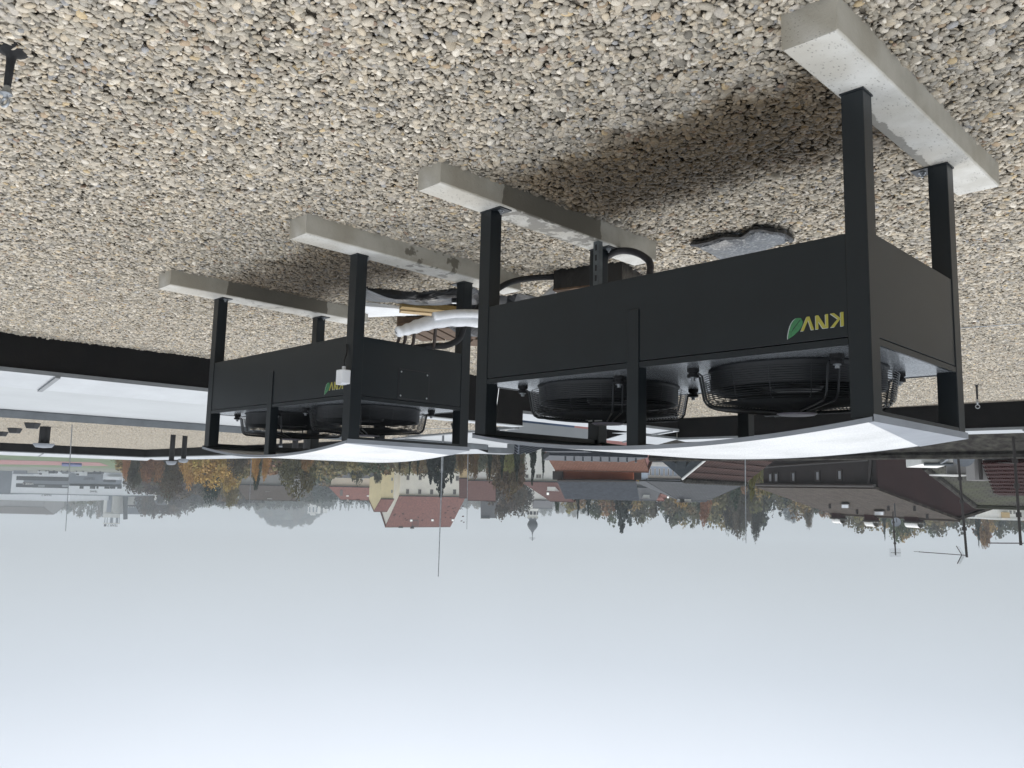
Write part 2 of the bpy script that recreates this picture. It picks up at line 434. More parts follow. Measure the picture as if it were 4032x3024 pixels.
# ------------------------------------------------------------------ gravel: patches of loose pebbles, repeated and turned
def ico():
    bm = bmesh.new(); bmesh.ops.create_icosphere(bm, subdivisions=2, radius=1)
    v = np.array([p.co[:] for p in bm.verts]); f = np.array([[q.index for q in p.verts] for p in bm.faces]); bm.free(); return v, f
IV, IF = ico()
PAL = [lin(*c) for c in ((178, 173, 163), (168, 164, 154), (190, 184, 173), (154, 150, 142), (202, 197, 187), (162, 160, 155), (184, 175, 159), (212, 208, 200), (142, 139, 132), (174, 168, 158), (188, 172, 142), (154, 156, 160), (128, 125, 119), (184, 180, 174), (194, 186, 172), (166, 150, 130), (152, 134, 120))]
PWT = np.array([10, 10, 9, 8, 6, 7, 7, 4, 5, 9, 1.4, 2.6, 2.5, 7, 6, .8, .5]); PWT /= PWT.sum()
PATCH = .6
def pebble_patch(i, n=2100):
    V, Fc, C = [], [], []
    pos = rng.uniform(-PATCH / 2, PATCH / 2, (n, 2))
    order = rng.permutation(n)
    for q, k in enumerate(order):
        s = np.clip(rng.lognormal(math.log(.0102), .28), .0055, .021)
        ax = np.array([s * rng.uniform(1.05, 1.5), s * rng.uniform(.8, 1.05), s * rng.uniform(.36, .62)])
        d = rng.normal(size=3); d /= np.linalg.norm(d); d2 = rng.normal(size=3); d2 /= np.linalg.norm(d2)
        v = IV * (1 + .16 * np.sin(2.1 * (IV @ d) + rng.uniform(0, 6))[:, None] + .09 * np.sin(3.7 * (IV @ d2) + rng.uniform(0, 6))[:, None]) * ax
        e = Euler((rng.normal(0, .30), rng.normal(0, .30), rng.uniform(0, 6.28))).to_matrix()
        v = v @ np.array(e).T
        lay = q / n
        z = -.016 + .018 * lay + rng.uniform(-.003, .003)
        v += (pos[k][0], pos[k][1], z)
        Fc.append(IF + len(V) * len(IV)); V.append(v)
        c = np.array(PAL[rng.choice(len(PAL), p=PWT)]) * rng.uniform(.78, 1.2) * np.array([.95, .91, .85])
        C.append(np.tile(np.append(np.minimum(c, 1), 1.0), (len(IV), 1)))
    V = np.concatenate(V); Fc = np.concatenate(Fc); C = np.concatenate(C)
    me = bpy.data.meshes.new('pebble_patch'); me.vertices.add(len(V)); me.vertices.foreach_set('co', V.ravel())
    me.loops.add(Fc.size); me.loops.foreach_set('vertex_index', Fc.ravel().astype(np.int32))
    me.polygons.add(len(Fc)); me.polygons.foreach_set('loop_start', (np.arange(len(Fc)) * 3).astype(np.int32))
    try: me.polygons.foreach_set('loop_total', np.full(len(Fc), 3, np.int32))
    except Exception: pass
    me.polygons.foreach_set('use_smooth', np.ones(len(Fc), bool))
    a = me.attributes.new('stone', 'FLOAT_COLOR', 'POINT'); a.data.foreach_set('color', C.astype(np.float32).ravel())
    me.update(calc_edges=True); me.validate()
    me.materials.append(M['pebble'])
    return bpy.data.objects.new('pebble_patch', me)
NP = 6
patch_col = bpy.data.collections.new('pebble_patches')
for i in range(NP): patch_col.objects.link(pebble_patch(i))

def gravel_tree():
    g = bpy.data.node_groups.new('scatter_gravel', 'GeometryNodeTree')
    g.interface.new_socket('Geometry', in_out='INPUT', socket_type='NodeSocketGeometry')
    g.interface.new_socket('Geometry', in_out='OUTPUT', socket_type='NodeSocketGeometry')
    N = g.nodes.new; L = g.links.new
    i = N('NodeGroupInput'); o = N('NodeGroupOutput')
    ci = N('GeometryNodeCollectionInfo'); ci.inputs['Collection'].default_value = patch_col
    ci.inputs['Separate Children'].default_value = True; ci.inputs['Reset Children'].default_value = True
    iop = N('GeometryNodeInstanceOnPoints'); iop.inputs['Pick Instance'].default_value = True
    def attr(nm, ty):
        a = N('GeometryNodeInputNamedAttribute'); a.data_type = ty; a.inputs['Name'].default_value = nm
        return next(s for s in a.outputs if s.enabled and s.name == 'Attribute')
    rx = N('ShaderNodeCombineXYZ'); L(attr('turn', 'FLOAT'), rx.inputs['Z'])
    L(i.outputs[0], iop.inputs['Points']); L(ci.outputs[0], iop.inputs['Instance'])
    L(attr('pick', 'INT'), iop.inputs['Instance Index']); L(rx.outputs[0], iop.inputs['Rotation'])
    L(iop.outputs[0], o.inputs[0]); return g
GT = gravel_tree()
def in_view(P, side=3.2):
    d = Vector(P) - E_; z = d.dot(F_)
    if z < .4: return False
    x = d.dot(RT); y = -d.dot(UP)
    return abs(x) < z * .655 + side and y < z * .50 + side
def gravel(name, test, box, z):
    pts = []
    u0, v0, u1, v1 = box
    n = int((u1 - u0) / PATCH) + 1; m = int((v1 - v0) / PATCH) + 1
    for a in range(n):
        for b in range(m):
            u, v = u0 + (a + .5) * PATCH, v0 + (b + .5) * PATCH
            P = uv(u, v, z)
            if test(u, v) and in_view(P):
                pts.append(P + Vector((0, 0, .005 * math.sin(u * 1.7 + 1.3 * math.sin(v * 1.1)) + .004 * math.sin(v * 1.9 + 2 * math.sin(u * .8)))))
    me = bpy.data.meshes.new(name); me.from_pydata([tuple(p) for p in pts], [], [])
    t = me.attributes.new('turn', 'FLOAT', 'POINT'); t.data.foreach_set('value', (TH + rng.integers(0, 4, len(pts)) * math.pi / 2).astype(np.float32))
    k = me.attributes.new('pick', 'INT', 'POINT'); k.data.foreach_set('value', rng.integers(0, NP, len(pts)).astype(np.int32))
    o = bpy.data.objects.new(name, me); COL.objects.link(o); o['kind'] = 'stuff'
    md = o.modifiers.new('scatter', 'NODES'); md.node_group = GT
    return o
def t_our(u, v):
    if v > 12.1 or u > 9.0: return False
    if u > 7.3 and 3.4 < v < 10.3: return False
    return True
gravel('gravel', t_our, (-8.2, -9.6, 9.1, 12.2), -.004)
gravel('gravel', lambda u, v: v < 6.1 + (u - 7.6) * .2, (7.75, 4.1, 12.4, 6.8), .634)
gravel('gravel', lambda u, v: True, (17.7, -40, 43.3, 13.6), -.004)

# ------------------------------------------------------------------ parapets
def parapet(label, a, b, inward, inner=M['bitumen'], z0=-.04, z1=.42, z2=.53, w=.62, straps=(), outer=None, cat='parapet', grp='parapets round the gravel roofs', fascia=.035, thick=.05):
    """upstand wall from a to b (uv), inward = direction towards the roof, coping tilted towards the roof"""
    A, B = uv(*a), uv(*b)
    d = (B - A).normalized(); i = Vector(inward).normalized(); o = -i
    root = thing('parapet_wall', label, cat, (A + B) / 2, group=grp)
    Z = Vector((0, 0, 1))
    mb = MB(); q = [A + Z * z0, B + Z * z0, B + o * w * .9 + Z * z0, A + o * w * .9 + Z * z0]
    mb.hexa(q, [A + Z * (z1 - .01), B + Z * (z1 - .01), B + o * w * .9 + Z * (z2 - .02), A + o * w * .9 + Z * (z2 - .02)])
    mb.build('upstand', inner, root)
    if outer:
        mb = MB(); mb.slab([A + o * (w * .9 + .003) + Z * (z2 - .03), B + o * (w * .9 + .003) + Z * (z2 - .03), B + o * (w * .9 + .003) - Z * 10.5, A + o * (w * .9 + .003) - Z * 10.5], o * .12)
        mb.build('outer_wall', outer, root)
    c0, c1 = i * .03, o * (w + .16 if outer else w)
    mb = MB(); q = [A + c0 + Z * z1, B + c0 + Z * z1, B + c1 + Z * z2, A + c1 + Z * z2]
    mb.slab(q, Z * .012); mb.build('coping', M['coping'], root)
    mb = MB(); mb.slab([A + c0 + i * .004 + Z * (z1 + .012), B + c0 + i * .004 + Z * (z1 + .012), B + c0 + i * .004 + Z * (z1 - fascia), A + c0 + i * .004 + Z * (z1 - fascia)], o * .003)
    mb.build('drip_edge', M['coping_edge'], root)
    if outer:
        mb = MB(); mb.slab([A + c1 + Z * (z2 + .012), B + c1 + Z * (z2 + .012), B + c1 + Z * (z2 - .14), A + c1 + Z * (z2 - .14)], o * .004)
        mb.build('drip_edge', M['coping_edge'], root)
    for s in straps:
        p = A + d * s
        mb = MB(); mb.slab([p + c0 * 1.3 + Z * (z1 + .0125), p + c0 * 1.3 + d * thick + Z * (z1 + .0125), p + c1 * 1.02 + d * thick + Z * (z2 + .0125), p + c1 * 1.02 + Z * (z2 + .0125)], Z * .022)
        mb.build('seam_strap', M['coping_edge'], root)
    return root
parapet('long black parapet with pale tilted coping ending behind the farther cooler', (9.13, -10), (9.13, 4.0), -AU, straps=(4.6, 9.95), w=.62)
parapet('short black parapet corner piece with coping near the dark ribbed roof', (9.05, 10.5), (9.05, 12.4), -AU, straps=(.62,), w=.5)
parapet('black parapet with coping seen under the roof of the nearer cooler', (7.7, 5.95), (7.7, 10.42), -AU, straps=(4.2,), w=.42, z2=.47)
parapet('small black parapet return at the notch of the roof edge', (7.7, 10.42), (9.05, 10.42), BV, w=.3, z2=.43)
parapet('black rear parapet with pale coping in front of the dark ribbed roof', (-9, 12.45), (9.05, 12.45), -BV, straps=(11.35,), w=.32, z1=.43, z2=.46)
# the step up to the higher roof
root = thing('roof_step', 'black membrane covered step up to the higher gravel roof', 'roof step', uv(7.6, 4.5))
MB().hexa([uv(7.5, 3.9, -.05), uv(7.5, 5.95, -.05), uv(7.7, 5.95, -.05), uv(7.7, 3.9, -.05)], [uv(7.5, 3.9, .635), uv(7.5, 5.95, .635), uv(7.7, 5.95, .635), uv(7.7, 3.9, .635)]).build('upstand', M['bitumen'], root)
MB().hexa([uv(7.48, 3.9, .637), uv(7.48, 5.96, .637), uv(7.74, 5.96, .637), uv(7.74, 3.9, .637)], [uv(7.48, 3.9, .652), uv(7.48, 5.96, .652), uv(7.74, 5.96, .652), uv(7.74, 3.9, .652)]).build('edge_strip', M['coping'], root)
for v0 in (4.05, 5.0): MB().hexa([uv(7.494, v0, 0), uv(7.494, v0 + .02, 0), uv(7.5, v0 + .02, 0), uv(7.5, v0, 0)], [uv(7.494, v0, .63), uv(7.494, v0 + .02, .63), uv(7.5, v0 + .02, .63), uv(7.5, v0, .63)]).build('membrane_lap', M['bitumen'], root)
root = thing('roof_edge', 'grey metal edging of the higher gravel roof beside the white wall', 'roof edge', uv(10, 6.6))
MB().hexa([uv(7.76, 6.02, .3), uv(12, 6.86, .3), uv(12, 6.98, .3), uv(7.76, 6.14, .3)], [uv(7.76, 6.02, .668), uv(12, 6.86, .668), uv(12, 6.98, .668), uv(7.76, 6.14, .668)]).build('edging', M['coping_edge'], root)
# pale membrane roof over the courtyard, between the two wings
M['membrane_white'] = mat('white_roof_membrane', lin(166, 170, 172), .55, .04, .6, .04, 30)
mb = MB(); mb.slab(uvpoly([(9.95, -30), (17.0, -30), (17.0, 13.9), (12.6, 13.9), (12.6, 4.0), (9.95, 4.0)], .30), (0, 0, -.3)); struct(mb.build('courtyard_roof', M['membrane_white']))
# opposite wing
parapet('low grey edge parapet beyond the white courtyard roof', (17.25, -40), (17.25, 13.95), AU, outer=M['coping_edge'], z1=.37, z2=.45, w=.3, straps=())
parapet('far black parapet with white coping in front of the sports field', (43.4, -45), (43.4, 14.3), -AU, straps=(30, 36.5, 43, 49.5, 54), z1=.42, z2=.56, w=.7)
parapet('far end parapet of the opposite roof', (17.25, 13.95), (43.4, 13.95), -BV, w=.5)

# ------------------------------------------------------------------ the two coolers
UL, UW, PS = 2.02, .99, .08
HB, ZB, ZT, HT = .117, .644, 1.046, 1.31
def arch(x): 
    t = min(1, max(0, x / UL)); return HT + .003 + .078 * 4 * t * (1 - t)
def make_fan(root, cx):
    c = (cx, .5, ZT)
    sh = MB().lathe([(.37, .0), (.36, .01), (.36, .088), (.356, .092), (.35, .088), (.35, .0)], c, 48, True).build('fan', M['fan_grey'], root, True, local=True)
    # wire basket
    g = MB(); wr = .002
    prof = [(.405, .03), (.388, .132), (.38, .146), (.365, .156), (.085, .174)]
    def pt(r, z, a): return (cx + r * math.cos(a), .5 + r * math.sin(a), ZT + z)
    rings = []
    for k in range(12): t = k / 11; rings.append((.405 + (.388 - .405) * t, .032 + .1 * t))
    rings += [(.384, .14), (.375, .151)]
    for k in range(20): t = k / 19; rings.append((.362 + (.09 - .362) * t, .1565 + .017 * t))
    for r, z in rings:
        sg = 56 if r > .25 else 36
        g.tube([pt(r, z, 2 * math.pi * q / sg) for q in range(sg)], wr, 4, True)
    for q in range(16):
        a = 2 * math.pi * (q + .5) / 16
        g.tube([pt(r, z - .004, a) for r, z in prof], wr, 4)
    g.build('guard', M['black_wire'], sh, local=True)
    for q in range(4):
        a = math.pi / 4 + q * math.pi / 2
        b = MB()
        for off in (-.022, .022):
            ca = a
            side = Vector((-math.sin(a), math.cos(a), 0)) * off
            pts = [Vector(pt(r, z, a)) + side * (1 if r > .1 else .6) for r, z in [(.43, .022), (.412, .035), (.394, .135), (.382, .153), (.362, .164), (.085, .181)]]
            b.tube(pts, .0048, 6)
        b.build('guard_strut', M['black_wire'], sh, local=True)
        mt = MB().lathe([(.026, .0), (.026, .016), (.02, .018), (.02, .026), (.026, .028), (.026, .04), (.0, .04)], pt(.445, -.002, a), 14)
        mt.build('rubber_mount', M['rubber'], sh, local=True)
        MB().lathe([(.016, .04), (.016, .044), (.009, .044), (.009, .056), (.0, .056)], pt(.445, -.002, a), 8).build('bolt', M['zinc'], sh, local=True)
    MB().lathe([(.08, .152), (.08, .182), (.077, .186), (0, .186)], c, 28).build('hub', M['black_plastic'], sh, local=True)
    MB().lathe([(.084, .1865), (.072, .193), (0, .194)], c, 28).build('hub_label', M['sticker_violet'], sh, local=True)
    MB().lathe([(.11, .0), (.11, .07), (.1, .085), (0, .09)], c, 24).build('motor', M['black_plastic'], sh, local=True)
    for q in range(5):
        a = 2 * math.pi * q / 5 + .3
        bl = MB(); n = 5; top = []; bot = []
        for k in range(n + 1):
            r = .1 + (.342 - .1) * k / n; tw = .9 - .5 * k / n; wd = .10 + .05 * k / n
            rad = Vector((math.cos(a + .25 * k / n), math.sin(a + .25 * k / n), 0)); tan = Vector((-rad.y, rad.x, 0))
            p = Vector(c) + rad * r + Vector((0, 0, .035)); dv = tan * math.cos(tw) * wd / 2 + Vector((0, 0, 1)) * math.sin(tw) * wd / 2.6
            top.append(p + dv); bot.append(p - dv)
        vv = bot + top; fs = [(k, k + 1, n + 2 + k, n + 1 + k) for k in range(n)]
        bl.add(vv, fs).add([v + Vector((0, 0, .006)) for v in vv], fs)
        bl.build('blade', M['black_plastic'], sh, True, local=True)
    # two white paper stickers on the motor housing of the terminal side
    return sh
def make_unit(root):
    for (x, y, sx, sy) in ((0, 0, 1, 1), (UL - PS, 0, -1, 1), (0, UW - PS, 1, -1), (UL - PS, UW - PS, -1, -1)):
        leg = MB().box((x, y, HB + .006), (x + PS, y + PS, HT)).build('leg', M['anthracite'], root, bevel=.003, local=True)
        px = x + PS if sx > 0 else x - .07
        if (x, y) == (0, 0): px -= .066
        MB().box((x - .004 if sx > 0 else px, y - .004, HB + .0005), (px + .07 if sx > 0 else x + PS + .004, y + PS + .004, HB + .007)).build('base_plate', M['anthracite_dark'], leg, local=True)
        bx = px + .035 if (x, y) != (0, 0) else .04
        MB().lathe([(.017, .007), (.017, .01), (.011, .01), (.011, .018), (.006, .018), (.006, .028), (0, .028)], (bx, y + PS / 2 if (x, y) != (0, 0) else PS + .02, HB), 6).build('anchor_bolt', M['zinc'], leg, local=True)
    for y in (-.003, UW - .057):
        MB().box((.983, y, .792), (1.044, y + .06, arch(1.01) - .002)).build('middle_post', M['anthracite'], root, bevel=.002, local=True)
    for nm, lo, hi in (('front_panel', (PS + .001, .004, ZB), (UL - PS - .001, .02, 1.0195)), ('back_panel', (PS + .001, UW - .02, ZB), (UL - PS - .001, UW - .004, 1.0195)),
                       ('end_panel', (.004, PS + .001, ZB), (.02, UW - PS - .001, 1.0195)), ('end_panel', (UL - .02, PS + .001, ZB), (UL - .004, UW - PS - .001, 1.0195))):
        MB().box(lo, hi).build(nm, M['anthracite'], root, bevel=.0015, local=True)
    for lo, hi in (((PS + .001, .002, 1.0245), (UL - PS - .001, .012, ZT + .002)), ((PS + .001, UW - .012, 1.0245), (UL - PS - .001, UW - .002, ZT + .002)),
                   ((.002, PS + .001, 1.0245), (.012, UW - PS - .001, ZT + .002)), ((UL - .012, PS + .001, 1.0245), (UL - .002, UW - PS - .001, ZT + .002))):
        MB().box(lo, hi).build('rim', M['anthracite'], root, local=True)
    MB().box((.024, .024, .66), (UL - .024, UW - .024, .76)).build('coil', M['black_plastic'], root, local=True)
    MB().box((.0125, .0125, 1.028), (UL - .0125, UW - .0125, ZT - .001)).build('top_plate', M['top_plate'], root, local=True)
    for cx in (.515, 1.545): make_fan(root, cx)
    for x in (.001, UL - .061): MB().box((x, PS - .0, HT - .028), (x + .06, UW - PS, HT - .002)).build('end_rail', M['anthracite_dark'], root, local=True)
    # arched roof
    n = 28; xs = [UL * k / n for k in range(n + 1)]
    def shell(y0, y1, z0, z1, nm, m, x0=0, x1=UL, smooth=True):
        mb = MB(); xx = [x0 + (x1 - x0) * k / n for k in range(n + 1)]
        for x in xx:
            for y, z in ((y0, z0), (y1, z0), (y1, z1), (y0, z1)): mb.v.append((x, y, arch(x) + z))
        for k in range(n):
            a, b = 4 * k, 4 * k + 4
            for q in range(4): mb.f.append((a + q, a + (q + 1) % 4, b + (q + 1) % 4, b + q))
        mb.f.append((0, 1, 2, 3)); mb.f.append((4 * n, 4 * n + 3, 4 * n + 2, 4 * n + 1))
        o = mb.build(nm, m, root, local=True)
        return o
    shell(-.010, UW + .010, .008, .0105, 'roof_sheet', M['roof_white'])
    shell(-.0095, UW + .0095, .0045, .0075, 'roof_underside', M['under_grey'])
    for y in (-.0135, UW + .0105): shell(y, y + .003, -.006, .0115, 'edge_flange', M['sheet_grey'])
    shell(UW - .05, UW - .005, -.028, .003, 'back_rail', M['anthracite_dark'], PS, UL - PS)
    zf = HT - .004; tri = [(-.004, -.012, zf + .018), (-.004, UW + .012, zf + .018), (.19, UW + .012, arch(.19) + .0135), (.012, -.012, arch(.012) + .0125)]
    MB().hexa([(x, y, z - .002) for x, y, z in tri], tri).build('end_flange', M['sheet_grey'], root, local=True)  # tilted end facet of the lid: its duller sky reflection put into the grey colour
    MB().box((-.0065, -.0125, HT - .012), (-.004, UW + .0125, zf + .0185)).build('end_flange', M['sheet_grey'], root, local=True)
    MB().box((UL + .001, -.0125, HT - .012), (UL + .004, UW + .0125, arch(UL) + .012)).build('end_flange', M['sheet_grey'], root, local=True)
    # emblem on the front panel: three letters and a leaf
    def poly(nm, pts, m, par, y=.004, d=.0012):
        return MB().slab([(x, y, z) for x, z in pts], (0, -d, 0)).build(nm, m, par, local=True)
    z0, z1 = .9285, .979
    def letters(dx, dz, y, m, par, d):
        def P_(nm, pts): poly(nm, [(x + dx, z + dz) for x, z in pts], m, par, y, d)
        mb = MB()
        for pts in ([(.094, z0), (.105, z0), (.105, z1), (.094, z1)], [(.105, .951), (.128, z1), (.142, z1), (.1155, .951), (.110, .9455)], [(.1155, .951), (.142, z0), (.128, z0), (.110, .9455)]):
            mb.slab([(x + dx, y, z + dz) for x, z in pts], (0, -d, 0))
        mb.build('letter', m, par, local=True)
        mb = MB()
        for pts in ([(.150, z0), (.160, z0), (.160, z1), (.150, z1)], [(.160, .9735), (.186, z0), (.1965, z0), (.1965, .934), (.1705, z1), (.160, z1)], [(.1865, .9405), (.1965, .934), (.1965, z1), (.1865, z1)]):
            mb.slab([(x + dx, y, z + dz) for x, z in pts], (0, -d, 0))
        mb.build('letter', m, par, local=True)
        mb = MB()
        for pts in ([(.203, z1), (.2135, z1), (.2245, .942), (.2245, z0), (.219, z0)], [(.2245, .942), (.2425, z1), (.2535, z1), (.230, z0), (.2245, z0)]):
            mb.slab([(x + dx, y, z + dz) for x, z in pts], (0, -d, 0))
        mb.build('letter', m, par, local=True)
    def leafpts(s, ox, oz, n=12):
        # rounded base lower left, tip upper right
        a0, a1 = Vector((.252, .930)), Vector((.304, 1.003)); ax = (a1 - a0); L = ax.length; ax.normalize(); nx = Vector((ax.y, -ax.x))
        left, right = [], []
        for k in range(n + 1):
            t = k / n; w = .0205 * (math.sin(math.pi * t ** .62)) ** .8 if 0 < t < 1 else 0
            p = a0 + ax * L * t; left.append(p - nx * w * s); right.append(p + nx * w * s)
        pts = left + right[-2:0:-1]
        return [(p.x + ox, p.y + oz) for p in pts]
    logo = poly('logo', leafpts(1.06, .0035, .001), M['logo_grey'], root, .0038, .0008)
    letters(.0022, .0015, .0036, M['logo_grey'], logo, .0008)
    letters(0, 0, .003, M['logo_yellow'], logo, .0012)
    poly('leaf', leafpts(1, 0, 0), M['logo_green'], logo, .003, .0012)
    poly('leaf_vein', [(.2555, .936), (.283, .967), (.290, .981), (.281, .969), (.2545, .938)], M['anthracite_dark'], logo, .0018, .0006)
unit1 = thing('rooftop_cooler', 'nearer black cooling unit with two caged fans under an arched white roof', 'cooling unit', uv(0, 0), TH, 'black coolers standing on concrete beams')
make_unit(unit1)
# small stickers on the motor of the second fan
unit2 = copy_tree(unit1); unit2.location = P2; unit2.rotation_euler = (0, 0, .7856)
unit2['label'] = 'farther black cooling unit with a white switch box on its corner leg'
# extras of the nearer one
fan2 = [o for o in unit1.children if o.name.startswith('fan')][-1]
for dx, w in ((-.03, .05), (.035, .045)):
    MB().box((1.545 + dx, .5 - .085, ZT + .155), (1.545 + dx + w, .5 - .0835, ZT + .182)).build('sticker', M['sticker'], fan2, local=True)
# extras of the farther one: access hatch and isolator switch
MB().box((.0005, .362, .812), (.0032, .625, 1.014)).build('hatch_gap', M['ink'], unit2, local=True)
hatch = MB().box((-.0012, .368, .818), (.0034, .619, 1.008)).build('access_hatch', M['anthracite'], unit2, bevel=.001, local=True)
for y in (.384, .603):
    for z in (.834, .992): MB().lathe([(.006, 0), (.006, .002), (.004, .004), (0, .004)], (0, 0, 0), 8).build('screw', M['zinc'], hatch, local=True).matrix_local = Matrix.Translation((-.0012, y, z)) @ Matrix.Rotation(-math.pi / 2, 4, 'Y')
sw = MB().box((.006, -.062, .868), (.082, -.001, .958)).build('switch_box', M['white_plastic'], unit2, bevel=.006, local=True)
MB().lathe([(.012, -.022), (.012, -.004), (.009, 0), (0, 0)], (.044, -.03, .868), 12).build('cable_gland', M['white_plastic'], sw, local=True)
MB().tube(smooth_path([(.044, -.03, .85), (.044, -.03, .81), (.05, -.012, .76), (.06, -.008, .7)]), .005, 6).build('cable', M['black_plastic'], sw, local=True)
MB().box((.02, -.066, .955), (.07, -.02, .963)).build('hinge_lid', M['white_plastic'], sw, local=True)
for q in (unit1, unit2):
    # perforated mounting rails standing behind the rear corner leg
    for (x, y) in ((1.86, .80),) if q is unit1 else ((.10, .965),):
        rail = MB().box((x, y, HB), (x + .041, y + .003, ZB + .05))
        rail.box((x, y + .003, HB), (x + .003, y + .036, ZB + .05)); rail.box((x + .038, y + .003, HB), (x + .041, y + .036, ZB + .05))
        ro = rail.build('mounting_rail', M['zinc_dull'], q, local=True)
        for k in range(8):
            z = HB + .02 + k * .062
            MB().box((x + .014, y - .0015, z), (x + .027, y - .0003, z + .036)).build('slot', M['ink'], ro, local=True)

# ------------------------------------------------------------------ concrete beams
def beam(label, O, th, x0, x1, y0, y1, wet_dark):
    root = None
    mb = MB(); z0, z1 = -.06, HB
    ny = 60; nx = 4
    ys = [y0 + (y1 - y0) * k / ny for k in range(ny + 1)]
    ch = .008
    prof = [(x0, z0), (x0, z1 - ch), (x0 + ch, z1), (x0 + (x1 - x0) * .5, z1), (x1 - ch, z1), (x1, z1 - ch), (x1, z0)]
    prof = [(x0, z0), (x0, z1 - ch), (x0 + .001, z1 - ch + .002), (x0 + ch, z1), (x0 + (x1 - x0) * .5, z1), (x1 - ch, z1), (x1 - .001, z1 - ch + .002), (x1, z1 - ch), (x1, z0)]
    jr = random.Random(len(label))
    for y in ys:
        for x, z in prof: mb.v.append((x + jr.uniform(-.0006, .0006), y, z + jr.uniform(-.0006, .0006)))
    n = len(prof)
    for k in range(ny):
        for q in range(n):
            q2 = (q + 1) % n
            mb.f.append((k * n + q, k * n + q2, (k + 1) * n + q2, (k + 1) * n + q))
    mb.f.append(tuple(range(n))); mb.f.append(tuple(ny * n + q for q in range(n))[::-1])
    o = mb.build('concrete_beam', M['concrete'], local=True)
    o.location = O; o.rotation_euler = (0, 0, th)
    a = o.data.attributes.new('wet_dark', 'FLOAT', 'POINT')
    vals = []
    for v in o.data.vertices: vals.append(wet_dark(v.co.x, v.co.y, v.co.z))
    a.data.foreach_set('value', np.array(vals, np.float32))
    a2 = o.data.attributes.new('shaded_side', 'FLOAT', 'POINT'); a2.data.foreach_set('value', np.array([1. if v.co.z < HB - .004 else 0. for v in o.data.vertices], np.float32))   # cast sides: browner, fewer air holes, their shade put into the colour
    return tag(o, label, 'concrete beam', 'concrete beams under the coolers')
def sm(a, b, x):
    t = min(1, max(0, (x - a) / (b - a))); return t * t * (3 - 2 * t)
def band(y, a, b, s=.06): return sm(a - s, a + s, y) * (1 - sm(b - s, b + s, y))
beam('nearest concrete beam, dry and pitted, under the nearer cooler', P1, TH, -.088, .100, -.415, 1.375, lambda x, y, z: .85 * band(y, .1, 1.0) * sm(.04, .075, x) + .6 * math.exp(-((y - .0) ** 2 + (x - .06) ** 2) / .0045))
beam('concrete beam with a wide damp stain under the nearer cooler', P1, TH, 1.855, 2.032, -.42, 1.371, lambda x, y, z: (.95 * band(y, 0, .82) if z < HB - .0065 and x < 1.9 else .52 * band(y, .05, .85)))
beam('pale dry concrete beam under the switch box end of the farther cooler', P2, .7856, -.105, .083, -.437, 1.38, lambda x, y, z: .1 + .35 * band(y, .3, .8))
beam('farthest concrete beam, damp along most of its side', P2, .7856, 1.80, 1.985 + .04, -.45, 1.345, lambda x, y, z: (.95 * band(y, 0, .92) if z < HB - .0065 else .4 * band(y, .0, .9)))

# ------------------------------------------------------------------ loose things on the gravel
def uv2(u, v, z=0.0):
    t = .7856; return P2 + Vector((math.cos(t) * u - math.sin(t) * v, math.sin(t) * u + math.cos(t) * v, z))
def crumple(name, label, cat, pts, h, m, n=26, group=None, seed=1, fold=7.0):
    """a loose sheet lying in folds over the outline pts (list of ground points)"""
    r = random.Random(seed)
    P = [Vector(p) for p in pts]; c = sum(P, Vector()) / len(P)
    ph = [r.uniform(0, 6.28) for _ in range(12)]
    mb = MB(); K = len(P) * 5
    ring = []
    for k in range(K):
        a = P[k // 5]; b = P[(k // 5 + 1) % len(P)]; t = (k % 5) / 5
        ring.append(a + (b - a) * t)
    mb.v.append(tuple(c + Vector((0, 0, h)))); J = 9
    for j in range(1, J + 1):
        s = j / J
        for k, p in enumerate(ring):
            q = c + (p - c) * s * (1 + (.05 * math.sin(k * 1.9 + ph[0]) if j == J else 0))
            f = abs(math.sin(q.x * fold + ph[1] + 2 * math.sin(q.y * fold * .6 + ph[2]))) * .6 + abs(math.sin(q.y * fold * 1.7 + ph[3] + q.x * fold)) * .4
            z = h * (1 - s ** 2.2) * (.45 + .55 * f) + .02 * f + (.012 if j < J else -.01)
            mb.v.append((q.x, q.y, z))
    for k in range(K): mb.f.append((0, 1 + k, 1 + (k + 1) % K))
    for j in range(J - 1):
        for k in range(K):
            a, b = 1 + j * K, 1 + (j + 1) * K
            mb.f.append((a + k, b + k, b + (k + 1) % K, a + (k + 1) % K))
    o = mb.build(name, m, smooth=False)
    return tag(o, label, cat, group)
crumple('foil_sheet', 'torn black membrane scrap with pale scuffs lying alone on the gravel', 'membrane scrap',
        [(-1.13, 5.0, 0), (-1.27, 4.80, 0), (-1.39, 4.76, 0), (-1.42, 4.62, 0), (-1.52, 4.63, 0), (-1.66, 4.74, 0), (-1.70, 4.87, 0), (-1.54, 5.24, 0), (-1.36, 5.28, 0)], .05, M['foil'], seed=3, fold=5)
fo = bpy.data.objects['foil_sheet']
MB().tube(smooth_path([(-1.12, 5.0, .012), (-1.2, 4.88, .03), (-1.28, 4.80, .022), (-1.38, 4.765, .028), (-1.42, 4.64, .02), (-1.52, 4.63, .034), (-1.6, 4.69, .024), (-1.67, 4.76, .03), (-1.705, 4.86, .01)], 5), [.012 + .012 * abs(math.sin(k * .7)) for k in range(41)], 7).build('rolled_edge', M['black_foil'], fo)
crumple('foil_pile', 'heap of crumpled black foil in front of the timber planks', 'foil',
        [(1.22, 6.33, 0), (.92, 6.44, 0), (.78, 6.46, 0), (.52, 6.34, 0), (.30, 6.27, 0), (.25, 6.75, 0), (.75, 6.85, 0), (1.32, 6.72, 0)], .06, M['black_foil'], seed=5, fold=6)
